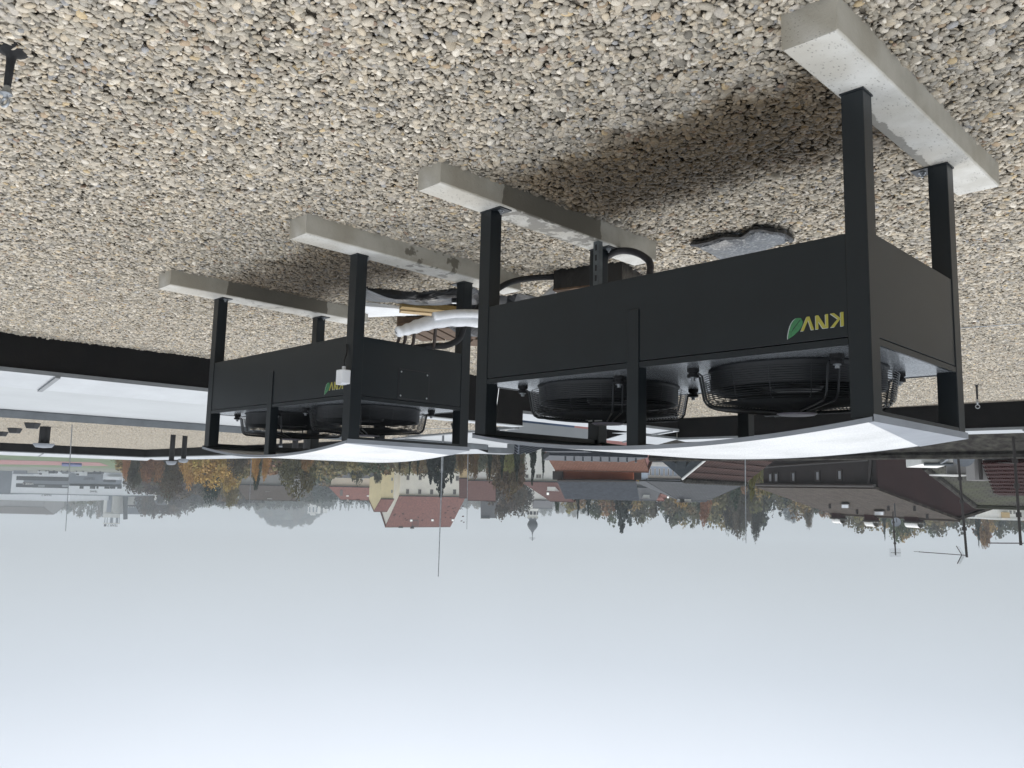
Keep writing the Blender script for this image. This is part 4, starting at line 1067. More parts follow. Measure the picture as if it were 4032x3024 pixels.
panel_px(r4, w4, A3(1108, 741), A3(1282, 778), 'w_concrete', 'platform', 1.5)
for x in (1120, 1145, 1178, 1205, 1240, 1275): panel_px(r4, w4, A3(x, 779), A3(x + (24 if x in (1178, 1240) else 5), 838), 'w_steel', 'column', .8)
panel_px(r4, w4, A3(1108, 838), A3(1278, 846), 'w_concrete', 'deck', 1.0)
q = onplane(*A3(1185, 862), *w4); text_obj('sign_letters', 'TEAM 7 \u25A0', 1.9, M['ink'], q - Vector((0, .3, 0)), (1, 0, 0), r4, .3)
t_ = thing('factory_chimney', 'dark round factory chimney beside the silo tower', 'chimney', at(A3(1338, 0)[0], A3(0, 540)[1], 510))
MB().tube([at(*A3(1338, 400), 510), at(*A3(1338, 800), 510)], [1.5, 1.25], 12).build('shaft', M['dark_metal'], t_)
# sports field
M['grass'] = mat('sports_grass', lin(86, 102, 68), .95, .1, .06); M['track'] = mat('red_running_track', lin(142, 100, 98), .9, .06, .2); M['mat_blue'] = mat('blue_jump_mat', lin(44, 56, 112), .7, .05, 2)
def ground_sheet(name, pts, m, dz, kind='structure', lift=None):
    V = []
    for x, y in pts:
        for _ in range(1): V.append(Vector((x, y, 0)))
    mb = MB(); N = 10
    a, b, c, d = V
    for i in range(N + 1):
        for j in range(N + 1):
            p = a.lerp(b, i / N).lerp(d.lerp(c, i / N), j / N); mb.v.append((p.x, p.y, terr(p.x, p.y) + dz))
    for i in range(N):
        for j in range(N): mb.f.append((i * (N + 1) + j, (i + 1) * (N + 1) + j, (i + 1) * (N + 1) + j + 1, i * (N + 1) + j + 1))
    return struct(mb.build(name, m), kind)
def ter_at(px, py):
    d = ray(px, py); lo, hi = 20., 900.
    for _ in range(50):
        mid = (lo + hi) / 2; p = E_ + d * (mid / d.y)
        if p.z > terr(p.x, p.y): lo = mid
        else: hi = mid
    p = E_ + d * (lo / d.y); return (p.x, p.y)
ground_sheet('sports_field', [ter_at(-200, 1775), ter_at(500, 1790), ter_at(560, 1846), ter_at(-200, 1832)], M['grass'], .12)
ground_sheet('running_track', [ter_at(-200, 1803), ter_at(390, 1819), ter_at(430, 1833), ter_at(-200, 1823)], M['track'], .2)
mq = [ter_at(*A3(660, 210)), ter_at(*A3(875, 214)), ter_at(*A3(872, 194)), ter_at(*A3(662, 187))]
zz_ = max(terr(*p) for p in mq)
tag(MB().hexa([(x, y, terr(x, y) - .1) for x, y in mq], [(x, y, terr(x, y) + .8) for x, y in mq]).build('jump_mat', M['mat_blue'], bevel=.1), 'blue high jump mat on the sports field', 'jump mat')
# fence posts and parked vehicles by the factory
M['car_white'] = mat('white_car_paint', lin(214, 216, 218), .3, .03, 3); M['car_dark'] = mat('dark_car_paint', lin(52, 56, 64), .3, .05, 3); M['car_grey'] = mat('grey_car_paint', lin(130, 134, 140), .3, .05, 3)
def vehicle(label, px, py, Y, m, van=False, cat='car'):
    P = at(px, py, Y); P.z = terr(P.x, P.y)
    root = thing('parked_van' if van else 'parked_car', label, cat, P, 0.1, 'vehicles parked in front of the factory')
    L, H = (5.2, 2.2) if van else (4.4, 1.45)
    prof = [(-L / 2, .35), (L / 2, .35), (L / 2, .85), (L * .38, .95), (L * .22, H), (-L * .42, H), (-L / 2, .95)] if not van else [(-L / 2, .4), (L / 2, .4), (L / 2, 1.1), (L * .4, 1.25), (L * .28, H), (-L / 2, H)]
    MB().slab([(x, -.85, z) for x, z in prof], (0, 1.7, 0)).build('body', M[m], root, bevel=.06, local=True)
    win = [(L * .33, 1.0), (L * .2, H - .12), (-L * .36, H - .12), (-L * .42, 1.0)] if not van else [(L * .36, 1.3), (L * .27, H - .15), (L * .05, H - .15), (L * .05, 1.3)]
    MB().slab([(x, -.86, z) for x, z in win], (0, -.01, 0)).build('window', M['glass'], root, local=True)
    for x in (-L * .3, L * .31):
        MB().lathe([(.33, -.1), (.33, .1), (.2, .1), (0, .1)], seg=12).build('wheel', M['rubber'], root, local=True).matrix_local = Matrix.Translation((x, -.8, .33)) @ Matrix.Rotation(math.pi / 2, 4, 'X')
    return root
for lab, x, y, m_, v_ in (('white van nearest the grey factory door', 470, 280, 'car_white', True), ('dark car left of the white van in the factory yard', 560, 275, 'car_dark', False), ('grey car parked at the far end of the factory yard', 700, 290, 'car_grey', False), ('white van beside the low white annex', 865, 285, 'car_white', True), ('dark car parked past the white annex', 1050, 300, 'car_dark', False)):
    vehicle(lab, *A3(x, y), 370, m_, v_)
prism_px('small glazed shed in the factory yard', 'yard_shed', 'shed', *[A3(v, 0)[0] for v in (140, 275)], A3(0, 262)[1], A3(0, 308)[1], 385, 6, 'w_steel')
prism_px('low grey shed beside the glazed one in the factory yard', 'yard_shed', 'shed', *[A3(v, 0)[0] for v in (277, 415)], A3(0, 258)[1], A3(0, 306)[1], 386, 6, 'w_concrete')

# --- pale house with red roof (photo left of the yellow gabled building)
h1 = house('long pale beige house with red roof behind a small dark tree', B3(1632, 462), 190, B3(2145, 465), 184, B3(0, 585)[1], 4.2, 'w_pale', 'tile_red', .4)
for x in (1800, 2020): skylight(h1, B3(x, 542), B3(x + 26, 552), 'white_trim')
skylight(h1, B3(1735, 490), B3(1758, 540), 'frame_dark'); chimney(h1, *B3(1930, 600), .9, .7, 'tile_red', 'w_grey'); chimney(h1, *B3(1815, 612), .35, .35, 'w_concrete')
px_window(h1['root'], h1['wall'], B3(1950, 364), B3(1990, 378), 'white_trim', 'white_trim', False, .03)
hA = house('low grey roofed annex in front of the pale beige house', B3(1530, 282), 176, B3(2145, 290), 172, B3(0, 346)[1], 3, 'w_pale', 'slate', .3)
for x in (1915, 2040): px_window(hA['root'], hA['wall'], B3(x, 205), B3(x + 55, 270), 'glass', 'white_trim')
# --- yellow gabled building with the big red roof
h2 = house('large pale building with a big patched red roof and yellow stepped end', C3(466, 708), 178, C3(1148, 716), 186, C3(0, 1012)[1], 6.6, 'w_cream', 'tile_red', .5, base=-9)
for x, y in ((538, 610), (668, 612), (795, 614), (1040, 614), (543, 462), (673, 462), (1070, 470)): px_window(h2['root'], h2['wall'], C3(x, y), C3(x + 34, y + 56), fw=.12)
for x, y in ((582, 935), (808, 932), (1025, 932)): skylight(h2, C3(x, y), C3(x + 24, y + 20), 'white_trim')
skylight(h2, C3(608, 948), C3(664, 1000), 'tile_red'); chimney(h2, *C3(604, 1034), .7, .5, 'w_darkbrown'); chimney(h2, *C3(480, 1026), .9, .5, 'w_darkbrown')
rg = random.Random(4)
for k in range(26):    # replaced dark tiles scattered over the roof
    x, y = (rg.uniform(960, 1180), rg.uniform(770, 990)) if k < 15 else (rg.uniform(420, 760), rg.uniform(860, 940))
    P_, n_ = h2['slope']; q = onplane(*C3(x, y), P_ + n_ * .17, n_); up = n_.cross(h2['e']).normalized(); up = up if up.z > 0 else -up
    MB().obox(q, h2['e'] * rg.uniform(.25, .5), up * rg.uniform(.25, .45), n_ * .015).build('patch_tile', M['tile_darkred'], h2['root'])
# extension of the roof to the right (hip end) and the tall yellow end wing
mb = MB(); A_, n2_, e2_ = h2['A'], h2['n'], h2['e']; gw = [A_ + n2_ * .05, A_ + n2_ * (2 * 6.6 - .05)]
mb.slab([Vector((gw[0].x, gw[0].y, -9)), gw[0] - Vector((0, 0, .1)), h2['RA'] - Vector((0, 0, .12)), gw[1] - Vector((0, 0, .1)), Vector((gw[1].x, gw[1].y, -9))], -e2_ * .12); mb.build('gable_wall', M['w_yellow'], h2['root'])
for t_, zf in ((.3, .35), (.3, -.25), (.55, .3), (.55, -.35)):
    p = A_ + n2_ * 13.2 * t_ - e2_ * .125 + Vector((0, 0, zf * 5)); opening(h2['root'], [p, p + n2_ * .8, p + n2_ * .8 + Vector((0, 0, 1.2)), p + Vector((0, 0, 1.2))], M['glass'], M['frame_grey'], -e2_)
h2b = house('narrow yellow end wing with a small red lean to roof', C3(268, 722), 172, C3(402, 726), 174, C3(0, 846)[1], 2.4, 'w_yellow', 'tile_red', .15, base=-9, name='end_wing')
for x, y in ((380, 620), (382, 490)): px_window(h2b['root'], h2b['wall'], C3(x, y), C3(x + 16, y + 34))
# --- brown red roofs right of it
h3 = house('white house under a brown red roof beside the thin lightning rod', C3(1205, 535), 140, C3(1480, 538), 140, C3(0, 726)[1], 4.5, 'w_white', 'tile_redbrown', .4)
px_window(h3['root'], h3['wall'], C3(1264, 440), C3(1294, 490)); px_window(h3['root'], h3['wall'], C3(1415, 440), C3(1450, 490))
h4 = house('white house under a brown red roof with a tall pale chimney', C3(1802, 548), 128, C3(2160, 548), 124, C3(0, 728)[1], 4.2, 'w_white', 'tile_redbrown', .4, hipR=2.0)
for x in (1815, 1930, 1950): px_window(h4['root'], h4['wall'], C3(x, 455), C3(x + 32, 495))
chimney(h4, *C3(2108, 632), 1.5, 1.0, 'w_white', 'white_trim', back=.25); skylight(h4, C3(2042, 645), C3(2066, 670), 'white_trim')
g1 = house('ochre gable end beside the large pale building', C3(1108, 505), 170, C3(1200, 505), 170, C3(0, 700)[1], 2.2, 'w_ochre', 'tile_redbrown', .1, base=-9)
bx = house('dark slate roofed house behind the brown red roofs', C3(1340, 735), 230, C3(1500, 735), 230, C3(0, 912)[1], 6, 'w_grey', 'slate', .3)
skylight(bx, C3(1795, 845), C3(1812, 865), 'white_trim'); chimney(bx, *C3(1385, 926), 2.6, 1.5, 'dark_metal')
bx2 = house('dark roofed house with white eaves lights left of the church tower', C3(1905, 735), 230, C3(2105, 735), 230, C3(0, 812)[1], 5, 'w_white', 'slate_dark', .3)
# --- church tower
tw = at(*C3(1893, 800), 300)
rt = thing('church_tower', 'white church tower with dark onion dome and cross', 'church tower', (tw.x, tw.y, -4))
def zz(y): return at(C3(1893, 0)[0], C3(0, y)[1], 300).z + 4
s_ = 300 / FPX * .3689
MB().lathe([(52 * s_, 0), (52 * s_, zz(815)), (60 * s_, zz(822)), (54 * s_, zz(835)), (52 * s_, zz(905)), (62 * s_, zz(915)), (58 * s_, zz(922)), (0, zz(925))], seg=8).build('shaft', M['w_white'], rt, local=True)
MB().lathe([(60 * s_, zz(916)), (40 * s_, zz(938)), (36 * s_, zz(946)), (49 * s_, zz(968)), (55 * s_, zz(990)), (52 * s_, zz(1010)), (38 * s_, zz(1035)), (20 * s_, zz(1056)), (8 * s_, zz(1075)), (5 * s_, zz(1100)), (0, zz(1102))], seg=24).build('onion_dome', M['dark_metal'], rt, True, local=True)
cr = MB().box((-.12, -.12, zz(1098)), (.12, .12, zz(1166))).box((-1.1, -.1, zz(1132)), (1.1, .1, zz(1136))).box((-.7, -.1, zz(1146)), (.7, .1, zz(1149)))
cr.build('cross', M['dark_metal'], rt, local=True); MB().lathe([(0, zz(1096)), (5 * s_, zz(1100)), (0, zz(1106))], seg=10).build('ball', M['white_trim'], rt, local=True)
for a in (-22, 22, -67, 67):
    an = R_(a - 90); c_, sn = math.cos(an), math.sin(an); t_x, t_y = -sn, c_; r = 52 * s_ * math.cos(R_(22.5)) + .03
    MB().hexa([(c_ * r + t_x * q, sn * r + t_y * q, zz(848)) for q in (-.5, .5)] + [(c_ * (r + .1) + t_x * q, sn * (r + .1) + t_y * q, zz(848)) for q in (.5, -.5)],
              [(c_ * r + t_x * q, sn * r + t_y * q, zz(884)) for q in (-.5, .5)] + [(c_ * (r + .1) + t_x * q, sn * (r + .1) + t_y * q, zz(884)) for q in (.5, -.5)]).build('belfry_window', M['glass'], rt, local=True)
# --- red tiled house with the orange wall and corrugated upper roof
h5 = house('red tiled house with an orange upper wall and grey corrugated top roof', C4(428, 224), 62, C4(1422, 234), 60, C4(0, 396)[1], 3.2, 'w_pink', 'tile_orange', .3, name='house')
P_, n_ = h5['slope']
for x0, x1, y0, y1 in ((490, 748, 226, 254), (805, 890, 226, 300), (1290, 1415, 226, 280)):
    skylight(h5, C4(x0, y0), C4(x1, y1), 'glass')
for x in (1055, 1142, 1232, 455): 
    q = onplane(*C4(x, 228), P_ + n_ * .18, n_); MB().obox(q, h5['e'] * .22, n_ * .2, Vector((0, 0, .12))).build('snow_guard', M['white_trim'], h5['root'])
# upper storey: orange wall and corrugated roof
eL, eR = C4(560, 426), C4(1338, 428)
A, B = at(*eL, 66.5), at(*eR, 65.2); e = (B - A); e.z = 0; e.normalize(); 
if A.x > B.x: A, B = B, A; e = -e
n = Vector((-e.y, e.x, 0)); zt_ = at(*C4(950, 514), 66).z
MB().hexa([(A.x, A.y, A.z - 1), (B.x, B.y, A.z - 1), tuple((B + n * 4).xy) + (A.z - 1,), tuple((A + n * 4).xy) + (A.z - 1,)], [(A.x, A.y, zt_), (B.x, B.y, zt_), tuple((B + n * 4).xy) + (zt_,), tuple((A + n * 4).xy) + (zt_,)]).build('upper_wall', M['w_orange'], h5['root'])
a_, b_ = at(*C4(528, 524), 65.2), at(*C4(1368, 532), 63.8)
if a_.x > b_.x: a_, b_ = b_, a_
zr = at(*C4(960, 716), 69.5).z; zb = (a_.z + b_.z) / 2
mb = MB(); K = 13                                   # real corrugations, stepped course by course
for k in range(K):
    t0, t1 = k / K, (k + 1) / K
    for s_off in (0,):
        p0 = a_ + n * 4.2 * t0; p1 = b_ + n * 4.2 * t0; q0 = a_ + n * 4.2 * t1; q1 = b_ + n * 4.2 * t1
        z0, z1 = zb + (zr - zb) * t0, zb + (zr - zb) * t1
        mb.hexa([(p0.x, p0.y, z0 - .1), (p1.x, p1.y, z0 - .1), (q1.x, q1.y, z1 - .1), (q0.x, q0.y, z1 - .1)], [(p0.x, p0.y, z0 + .17), (p1.x, p1.y, z0 + .17), (q1.x, q1.y, z1 + .02), (q0.x, q0.y, z1 + .02)])
up_roof = mb.build('upper_roof', M['slate_light'], h5['root'])
MB().tube([a_ + Vector((0, 0, -.05)), b_ + Vector((0, 0, -.05))], .12, 6).build('gutter', M['frame_dark'], h5['root'])
for x, y in ((948, 552), (942, 588)):
    q = at(*C4(x, y), 66.5); MB().obox(q, e * .3, Vector((0, -.35, 0)), Vector((0, 0, .25))).build('roof_vent', M['dark_metal'], h5['root'])
for x0 in (528, 1368): 
    q = at(*C4(x0, 0), 65) if False else at(*C4(x0, 500), 66)
    MB().obox(q - e * .4 + Vector((0, 0, -.6)), e * .8, n * .5, Vector((0, 0, .7))).build('gable_box', M['frame_dark'], h5['root'])
dish('wide white satellite dish on the red tiled house', *C4(905, 246), 60.5, .5, face=(.1, -.5, 1.4))
# pink lower building in front and its parapet
pk, pkw = prism_px('pink rendered building under the roof edge of the nearer cooler', 'pink_building', 'building', C4(470, 0)[0], C4(1462, 0)[0], 1600, C4(0, 188)[1], 46, 8, 'w_pink', 'slate_dark', base=-11)
for k in range(9):
    q = at(C4(620 + k * 95, 0)[0], C4(0, 205)[1], 46.2); MB().lathe([(.05, 0), (.05, .22), (.09, .25), (0, .3)], (q.x, q.y + .5, pkw[0].z + .34), 8).build('roof_vent', M['dark_metal'], pk)
px_window(pk, pkw, C4(432, 160), C4(476, 192), 'glass', 'dark_metal') if False else None
# blue walled house with pyramid roof in seamed sheet
root = thing('seamed_roof_house', 'small blue house with a blue grey standing seam pyramid roof', 'house', (1.2, 34, -11))
Ap = at(2044, 1783, 33); A = at(2046, 1672, 27.5); B = at(2274, 1718, 33.0); Cc = at(1900, 1700, 36)
for p in (B, Cc): p.z = A.z
D = B + (Cc - A)
roof_faces = []
for f, (p, q) in enumerate(((A, B), (Cc, A), (B, D), (D, Cc))):
    roof_plane('roof', [p, q, Ap], M['seam_blue'], root, .06)
    if f < 2:
        nn = (q - p).cross(Ap - p).normalized(); nn = nn if nn.z > 0 else -nn
        d = (q - p); up = (nn.cross(d)).normalized(); up = up if up.z > 0 else -up; L_ = d.length; ta = (Ap - p).dot(d.normalized())
        for k in range(1, 14):
            s = L_ * k / 14; h_ = (Ap - p).dot(up) * (s / ta if s < ta else (L_ - s) / (L_ - ta))
            b0 = p + d.normalized() * s; 
            if h_ > .2: MB().obox(b0 + nn * .06 - d.normalized() * .03, d.normalized() * .06, up * h_, nn * .07).build('standing_seam', M['slate_dark'], root)
ctr = (A + B + Cc + D) / 4
MB().hexa([(p.x + (ctr.x - p.x) * .06, p.y + (ctr.y - p.y) * .06, -11) for p in (A, B, D, Cc)], [(p.x + (ctr.x - p.x) * .06, p.y + (ctr.y - p.y) * .06, A.z - .05) for p in (A, B, D, Cc)]).build('wall', M['w_bluedeep'], root)
MB().tube([A, B], .09, 8).build('gutter', M['white_trim'], root); MB().tube([A, Cc], .09, 8).build('gutter', M['white_trim'], root)
dm = at(2152, 1712, 29.8); dd = (B - A).normalized()
fr = MB().obox(dm - dd * .35, dd * .9, Vector((-dd.y, dd.x, 0)) * 1.6, Vector((0, 0, .62))).build('dormer', M['slate_dark'], root)
MB().obox(dm - dd * .2 - Vector((-dd.y, dd.x, 0)) * .02, dd * .6, Vector((-dd.y, dd.x, 0)) * .03, Vector((0, 0, .48))).build('dormer_window', M['wood_yellow'], fr)
# grey flat roofed piece behind it and white block
wl = thing('white_flat_roof', 'plain white flat roof with grey upstand behind the higher gravel roof', 'roof', (0.5, 22, -11))
q = [onz(1676, 1726, .28), onz(1997, 1700, .28), onz(1997, 1764, .28), onz(1700, 1752, .28)]
MB().hexa([(p.x, p.y, -11) for p in q], [tuple(p) for p in q]).build('deck', M['membrane_white'], wl)
a, b = q[2], q[3]; dd = (b - a).normalized(); a = a - dd * .25; nn = Vector((-dd.y, dd.x, 0)); nn = nn if nn.y > 0 else -nn
MB().hexa([(a.x, a.y, -11), (b.x, b.y, -11), (b.x + nn.x, b.y + nn.y, -11), (a.x + nn.x, a.y + nn.y, -11)], [(a.x, a.y, .46), (b.x, b.y, .46), (b.x + nn.x, b.y + nn.y, .46), (a.x + nn.x, a.y + nn.y, .46)]).build('upstand', M['coping_edge'], wl)
# --- pale blue building with slate hip roof
h6 = house('pale blue building with a row of narrow windows and grey slate hip roof', C4(1492, 545), 74, C5(890, 540), 74, C4(0, 720)[1], 3.2, 'w_blue', 'slate', .35, hipL=2.6, hipR=3.5)
for k in range(9):
    x = 1512 + k * 48; px_window(h6['root'], h6['wall'], C4(x, 392), C4(x + 18, 466), fw=.05, mull=False, m_frame='white_trim')
P_, n_ = h6['wall']
for y0, y1, dp in ((340, 352, .2), (356, 362, .14), (480, 488, .1)):
    p = onplane(*C4(2200, y0), P_, n_); q = onplane(*C4(1494, y1), P_, n_); MB().obox(Vector((q.x, q.y, min(p.z, q.z))), (p - q) * Vector((1, 1, 0)) if False else Vector((p.x - q.x, p.y - q.y, 0)), n_ * dp, Vector((0, 0, abs(q.z - p.z) + .05))).build('cornice', M['white_trim'], h6['root'])
for x, y in ((2152, 652), (1928, 752), (1880, 752), (1855, 752), (1830, 752)): chimney(h6, *C4(x, y if y > 700 else 728), .4, .4, 'w_concrete', 'w_grey', back=.95)
dish('small white dish on the slate hip roof', *C4(2045, 715), 79, .35)
h6b = house('small dark red roofed house behind the slate hip roof', C4(1630, 655), 95, C4(1815, 655), 95, C4(0, 722)[1], 3, 'w_grey', 'tile_red', .2, hipL=3, hipR=1)
skylight(h6b, C4(1698, 684), C4(1718, 702), 'white_trim')
h6c = house('dark slate roofed house left behind the corrugated roof', C4(1370, 590), 92, C4(1640, 590), 92, C4(0, 716)[1], 4, 'w_grey', 'slate', .2)
chimney(h6c, *C4(1474, 712), .7, .6, 'w_concrete', back=.6)
# --- brown tiled gable house with dark barge boards (tiles laid one by one)
root = thing('gable_house', 'pale gabled house with dark barge boards and ribbed brown tile roof', 'house', (-5.5, 36, -11))
Rf = at(*C4(1870, 466), 34); Rb = at(*C5(905, 538), 41)
Rb.z = Rf.z = (Rf.z + Rb.z) / 2
e = (Rb - Rf); Lr = e.length; e.normalize(); sd = Vector((-e.y, e.x, 0)); sd = sd if sd.x < 0 else -sd
half = 4.2; drop = 3.3
# right-hand slope in the upright view is hidden; the visible slope falls towards -x / the camera side
EfL, EbL = Rf + sd * half - Vector((0, 0, drop)), Rb + sd * half - Vector((0, 0, drop))
EfR, EbR = Rf - sd * half - Vector((0, 0, drop)), Rb - sd * half - Vector((0, 0, drop))
roof_plane('roof', [EfL, EbL, Rb, Rf], M['tile_brown'], root, .05); roof_plane('roof', [EfR, EbR, Rb, Rf], M['tile_brown'], root, .05)
MB().add([Rf + e * .35 - Vector((0, 0, .05)), EfL + e * .35 - Vector((0, 0, .05)), Vector((EfL.x, EfL.y, -11)) + e * .35, Vector((EfR.x, EfR.y, -11)) + e * .35, EfR + e * .35 - Vector((0, 0, .05))], [(0, 1, 2, 3, 4)]).slab([Rf + e * .36 - Vector((0, 0, .1)), EfL + e * .36 - Vector((0, 0, .1)), Vector((EfL.x, EfL.y, -11)) + e * .36, Vector((EfR.x, EfR.y, -11)) + e * .36, EfR + e * .36 - Vector((0, 0, .1))], e * (Lr - .7)).build('wall', M['w_concrete'], root)
for Es in (EfL, EfR): 
    mb = MB(); mb.slab([Rf + Vector((0, 0, .06)), Es + Vector((0, 0, .06)), Es - Vector((0, 0, .34)), Rf - Vector((0, 0, .34))], -e * .12); mb.build('barge_board', M['dark_metal'], root)
MB().obox(Rf - Vector((.2, .0, 1.0)) - e * .16, Vector((.4, 0, 0)), -e * .05, Vector((0, 0, .7))).build('king_post', M['dark_metal'], root)
MB().tube([Rf + Vector((0, 0, .1)) - e * .14, EfL + Vector((0, 0, .1)) - e * .14], .05, 6).build('verge_trim', M['white_trim'], root)
def lay_tiles(root, E0, E1, R0_, R1_, rows, cols, m, tname='roof_tile', lift=.06, arcd=.03, skip=None):
    """single tiles sharing one mesh, laid row over row from the eave up"""
    ex = (E1 - E0); W = ex.length / cols; ex.normalize(); up = (R0_ - E0); H = up.length / rows; up.normalize(); nn = ex.cross(up).normalized(); nn = nn if nn.z > 0 else -nn
    mb = MB(); K = 3
    for k in range(K + 1):
        t = k / K; z = arcd * math.sin(math.pi * t)
        mb.v += [(W * .98 * t, -.06, z + .03), (W * .98 * t, H, z), (W * .98 * t, -.06, z - .01)]
    for k in range(K): a = 3 * k; b = a + 3; mb.f += [(a, b, b + 1, a + 1), (a, a + 2, b + 2, b)]
    src = None
    rt_ = root.location
    for r in range(rows):
        off = .5 * W * (r % 2) * 0
        for c in range(cols):
            if skip and skip(r, c): continue
            if src is None: src = mb.build(tname, m, root, local=True); o = src
            else: o = src.copy(); COL.objects.link(o)
            p = E0 + (ex * (c * W + off)) + up * (r * H) + nn * (lift + random.uniform(-.004, .006)) - rt_
            y2 = (up + nn * random.uniform(-.012, .012)).normalized(); x2 = ex; n2 = x2.cross(y2).normalized(); n2 = n2 if n2.z > 0 else -n2
            o.matrix_local = Matrix(((x2.x, y2.x, n2.x, p.x), (x2.y, y2.y, n2.y, p.y), (x2.z, y2.z, n2.z, p.z), (0, 0, 0, 1)))
lay_tiles(root, EfL, EbL, Rf, Rb, 13, 22, M['tile_brown'], arcd=.05)
MB().tube([Rf + Vector((0, 0, .1)), Rb + Vector((0, 0, .1))], .13, 8).build('ridge', M['tile_slab'], root)
for k in range(22):
    p = Rf + e * (Lr * (k + .5) / 22) + Vector((0, 0, .12)); MB().tube([p - e * .12, p + e * .14], [.13, .16], 8).build('ridge_tile', M['tile_slab'], root)
# --- big dark house with five windows and grey roof
Yh = 46.0
eL, eR = C5(1105, 622), C6(640, 606)
A, B = at(*eR, 46.0), at(*eL, 55.0)        # A: corner nearer the camera (photo right), B: far corner
zm = (A.z + B.z) / 2; A.z = B.z = zm
e = (B - A); e.normalize(); n = Vector((-e.y, e.x, 0)); n = n if n.x < 0 else -n
Rn = at(*C6(1470, 918), 48.2); half = 6.0; zr = Rn.z
root = thing('dark_house', 'big dark brown house with five upright windows and a broad grey roof', 'house', tuple(((A + B) / 2 + n * half).xy) + (-11,))
RA = A + n * half; RB = B + n * half; RA.z = RB.z = zr
C_, D_ = B + n * 2 * half, A + n * 2 * half
mb = MB(); mb.v += [(p.x, p.y, -11) for p in (A, B, C_, D_)] + [tuple(p) for p in (A, B, C_, D_)]
mb.f += [(0, 1, 5, 4), (1, 2, 6, 5), (2, 3, 7, 6), (0, 3, 2, 1)]; mb.build('wall', M['w_darkbrown'], root)
mb = MB(); mb.slab([Vector((A.x, A.y, -11)), A, RA - Vector((0, 0, .05)), D_, Vector((D_.x, D_.y, -11))], -e * .12); mb.build('gable_wall', M['w_maroon'], root)
roof_plane('roof', [A - n * .35 - Vector((0, 0, .2)) - e * .25, B - n * .35 - Vector((0, 0, .2)) + e * .3, RB + e * .3, RA - e * .25], M['tile_grey'], root, .14)
roof_plane('roof', [D_ + n * .3 - e * .25, C_ + n * .3 + e * .3, RB + e * .3, RA - e * .25], M['tile_grey'], root, .14)
MB().tube([RA - e * .25 + Vector((0, 0, .14)), RB + e * .3 + Vector((0, 0, .14))], .1, 8).build('ridge', M['tile_grey'], root)
MB().tube([A - n * .4 - Vector((0, 0, .25)) - e * .25, B - n * .4 - Vector((0, 0, .25)) + e * .3], .1, 8).build('gutter', M['frame_dark'], root)
hb = dict(root=root, A=A, e=e, n=n, half=half, z=zm, zr=zr, slope=(A, (n * (-(zr - zm)) + Vector((0, 0, half))).normalized()), wall=(A, -n))
for x0, x1, y0, y1 in ((1152, 1200, 438, 545), (1213, 1265, 436, 545), (1396, 1447, 428, 540), (1652, 1708, 414, 530), (1886, 1945, 402, 522)):
    w = px_window(root, hb['wall'], C5(x0, y0), C5(x1, y1), 'pane_grey', 'frame_dark', False, .1)
P_, n_ = hb['wall']
for (xa, ya), (xb, yb), nm in ((C5(1100, 378), C6(570, 300), 'ledge'), (C6(568, 600), C6(590, 300), 'downpipe')):
    p, q = onplane(xa, ya, P_, n_), onplane(xb, yb, P_, n_)
    MB().tube([p + n_ * .1, q + n_ * .1], .09, 6).build(nm, M['frame_dark'], root)
q = onplane(*C5(2000, 560), P_, n_)
sl_n = hb['slope'][1]
for (x0, y0), (x1, y1) in (((270, 766), (338, 800)), ((622, 842), (712, 876))): skylight(hb, C6(x0, y0), C6(x1, y1), 'pane_grey')
for x, y in ((140, 770), (765, 790), (1045, 790), (430, 830), (1180, 880)):
    q = onplane(*C6(x, y), A + sl_n * .15, sl_n); MB().obox(q, e * .12, n * .1, Vector((0, 0, .3))).build('roof_hook', M['frame_dark'], root)
for x, w in ((232, .8), (585, .76), (1038, .98)):
    chimney(hb, *C6(x, 925 if x < 400 else (955 if x < 800 else 965)), w, .5, 'w_maroon', 'frame_dark', white_cap=True)
dish('round grey satellite dish on a mast above the dark house', *C6(843, 962), 48, .27, 1.2)
# --- antenna masts
def antenna(label, pts, Y, r, kind):
    a, b = at(*pts[0], Y), at(*pts[1], Y)
    root = thing('antenna_mast', label, 'antenna', a, group='television antennas')
    MB().tube([a, b], r, 8).build('mast', M['frame_dark'], root)
    d = (b - a).normalized()
    for t in (.25, .47, .73): p = a.lerp(b, t); MB().tube([p - d * .05, p + d * .05], r * 1.9, 8).build('clamp', M['frame_dark'], root)
    return root, a, b
def yagi(root, tip, tail, Y, Y2, els, wl, nm='yagi'):
    p, q = at(*tip, Y2), at(*tail, Y); d = (q - p); L_ = d.length; d.normalize(); s = d.cross(Vector((0, 0, 1))).normalized(); v = Vector((0, 0, 1))
    bo = MB().tube([p, q], .012, 6).build('boom', M['frame_dark'], root)
    for k in range(els):
        c = p + d * L_ * (k + .3) / els * .8
        MB().tube([c - s * wl + v * .0, c + s * wl], .006, 5).build('element', M['frame_dark'], bo)
    return p, q, d, s
m_, a, b = antenna('tall antenna mast with long yagi and V reflector near the satellite dish', (C6(1505, 225), C6(1602, 1340)), 24, .035, 0)
p, q, d, s = yagi(m_, C6(1090, 1282), C6(1605, 1320), 24, 22.3, 15, .16)
for y0, y1, x1 in ((1310, 1220, 1490), (1320, 1408, 1500)):
    c0, c1 = at(*C6(1545, y0), 23.8), at(*C6(x1, y1), 23.7)
    f = MB().tube([c0, c1], .012, 6).build('reflector', M['frame_dark'], m_)
    for k in range(4): o = d * (.05 * k + .03); MB().tube([c0 + o, c1 + o], .004, 4).build('reflector_bar', M['zinc'], f)
m_, a, b = antenna('dark antenna mast near the frame edge with two small yagis', (C6(2095, 20), C6(2178, 1212)), 17, .028, 0)
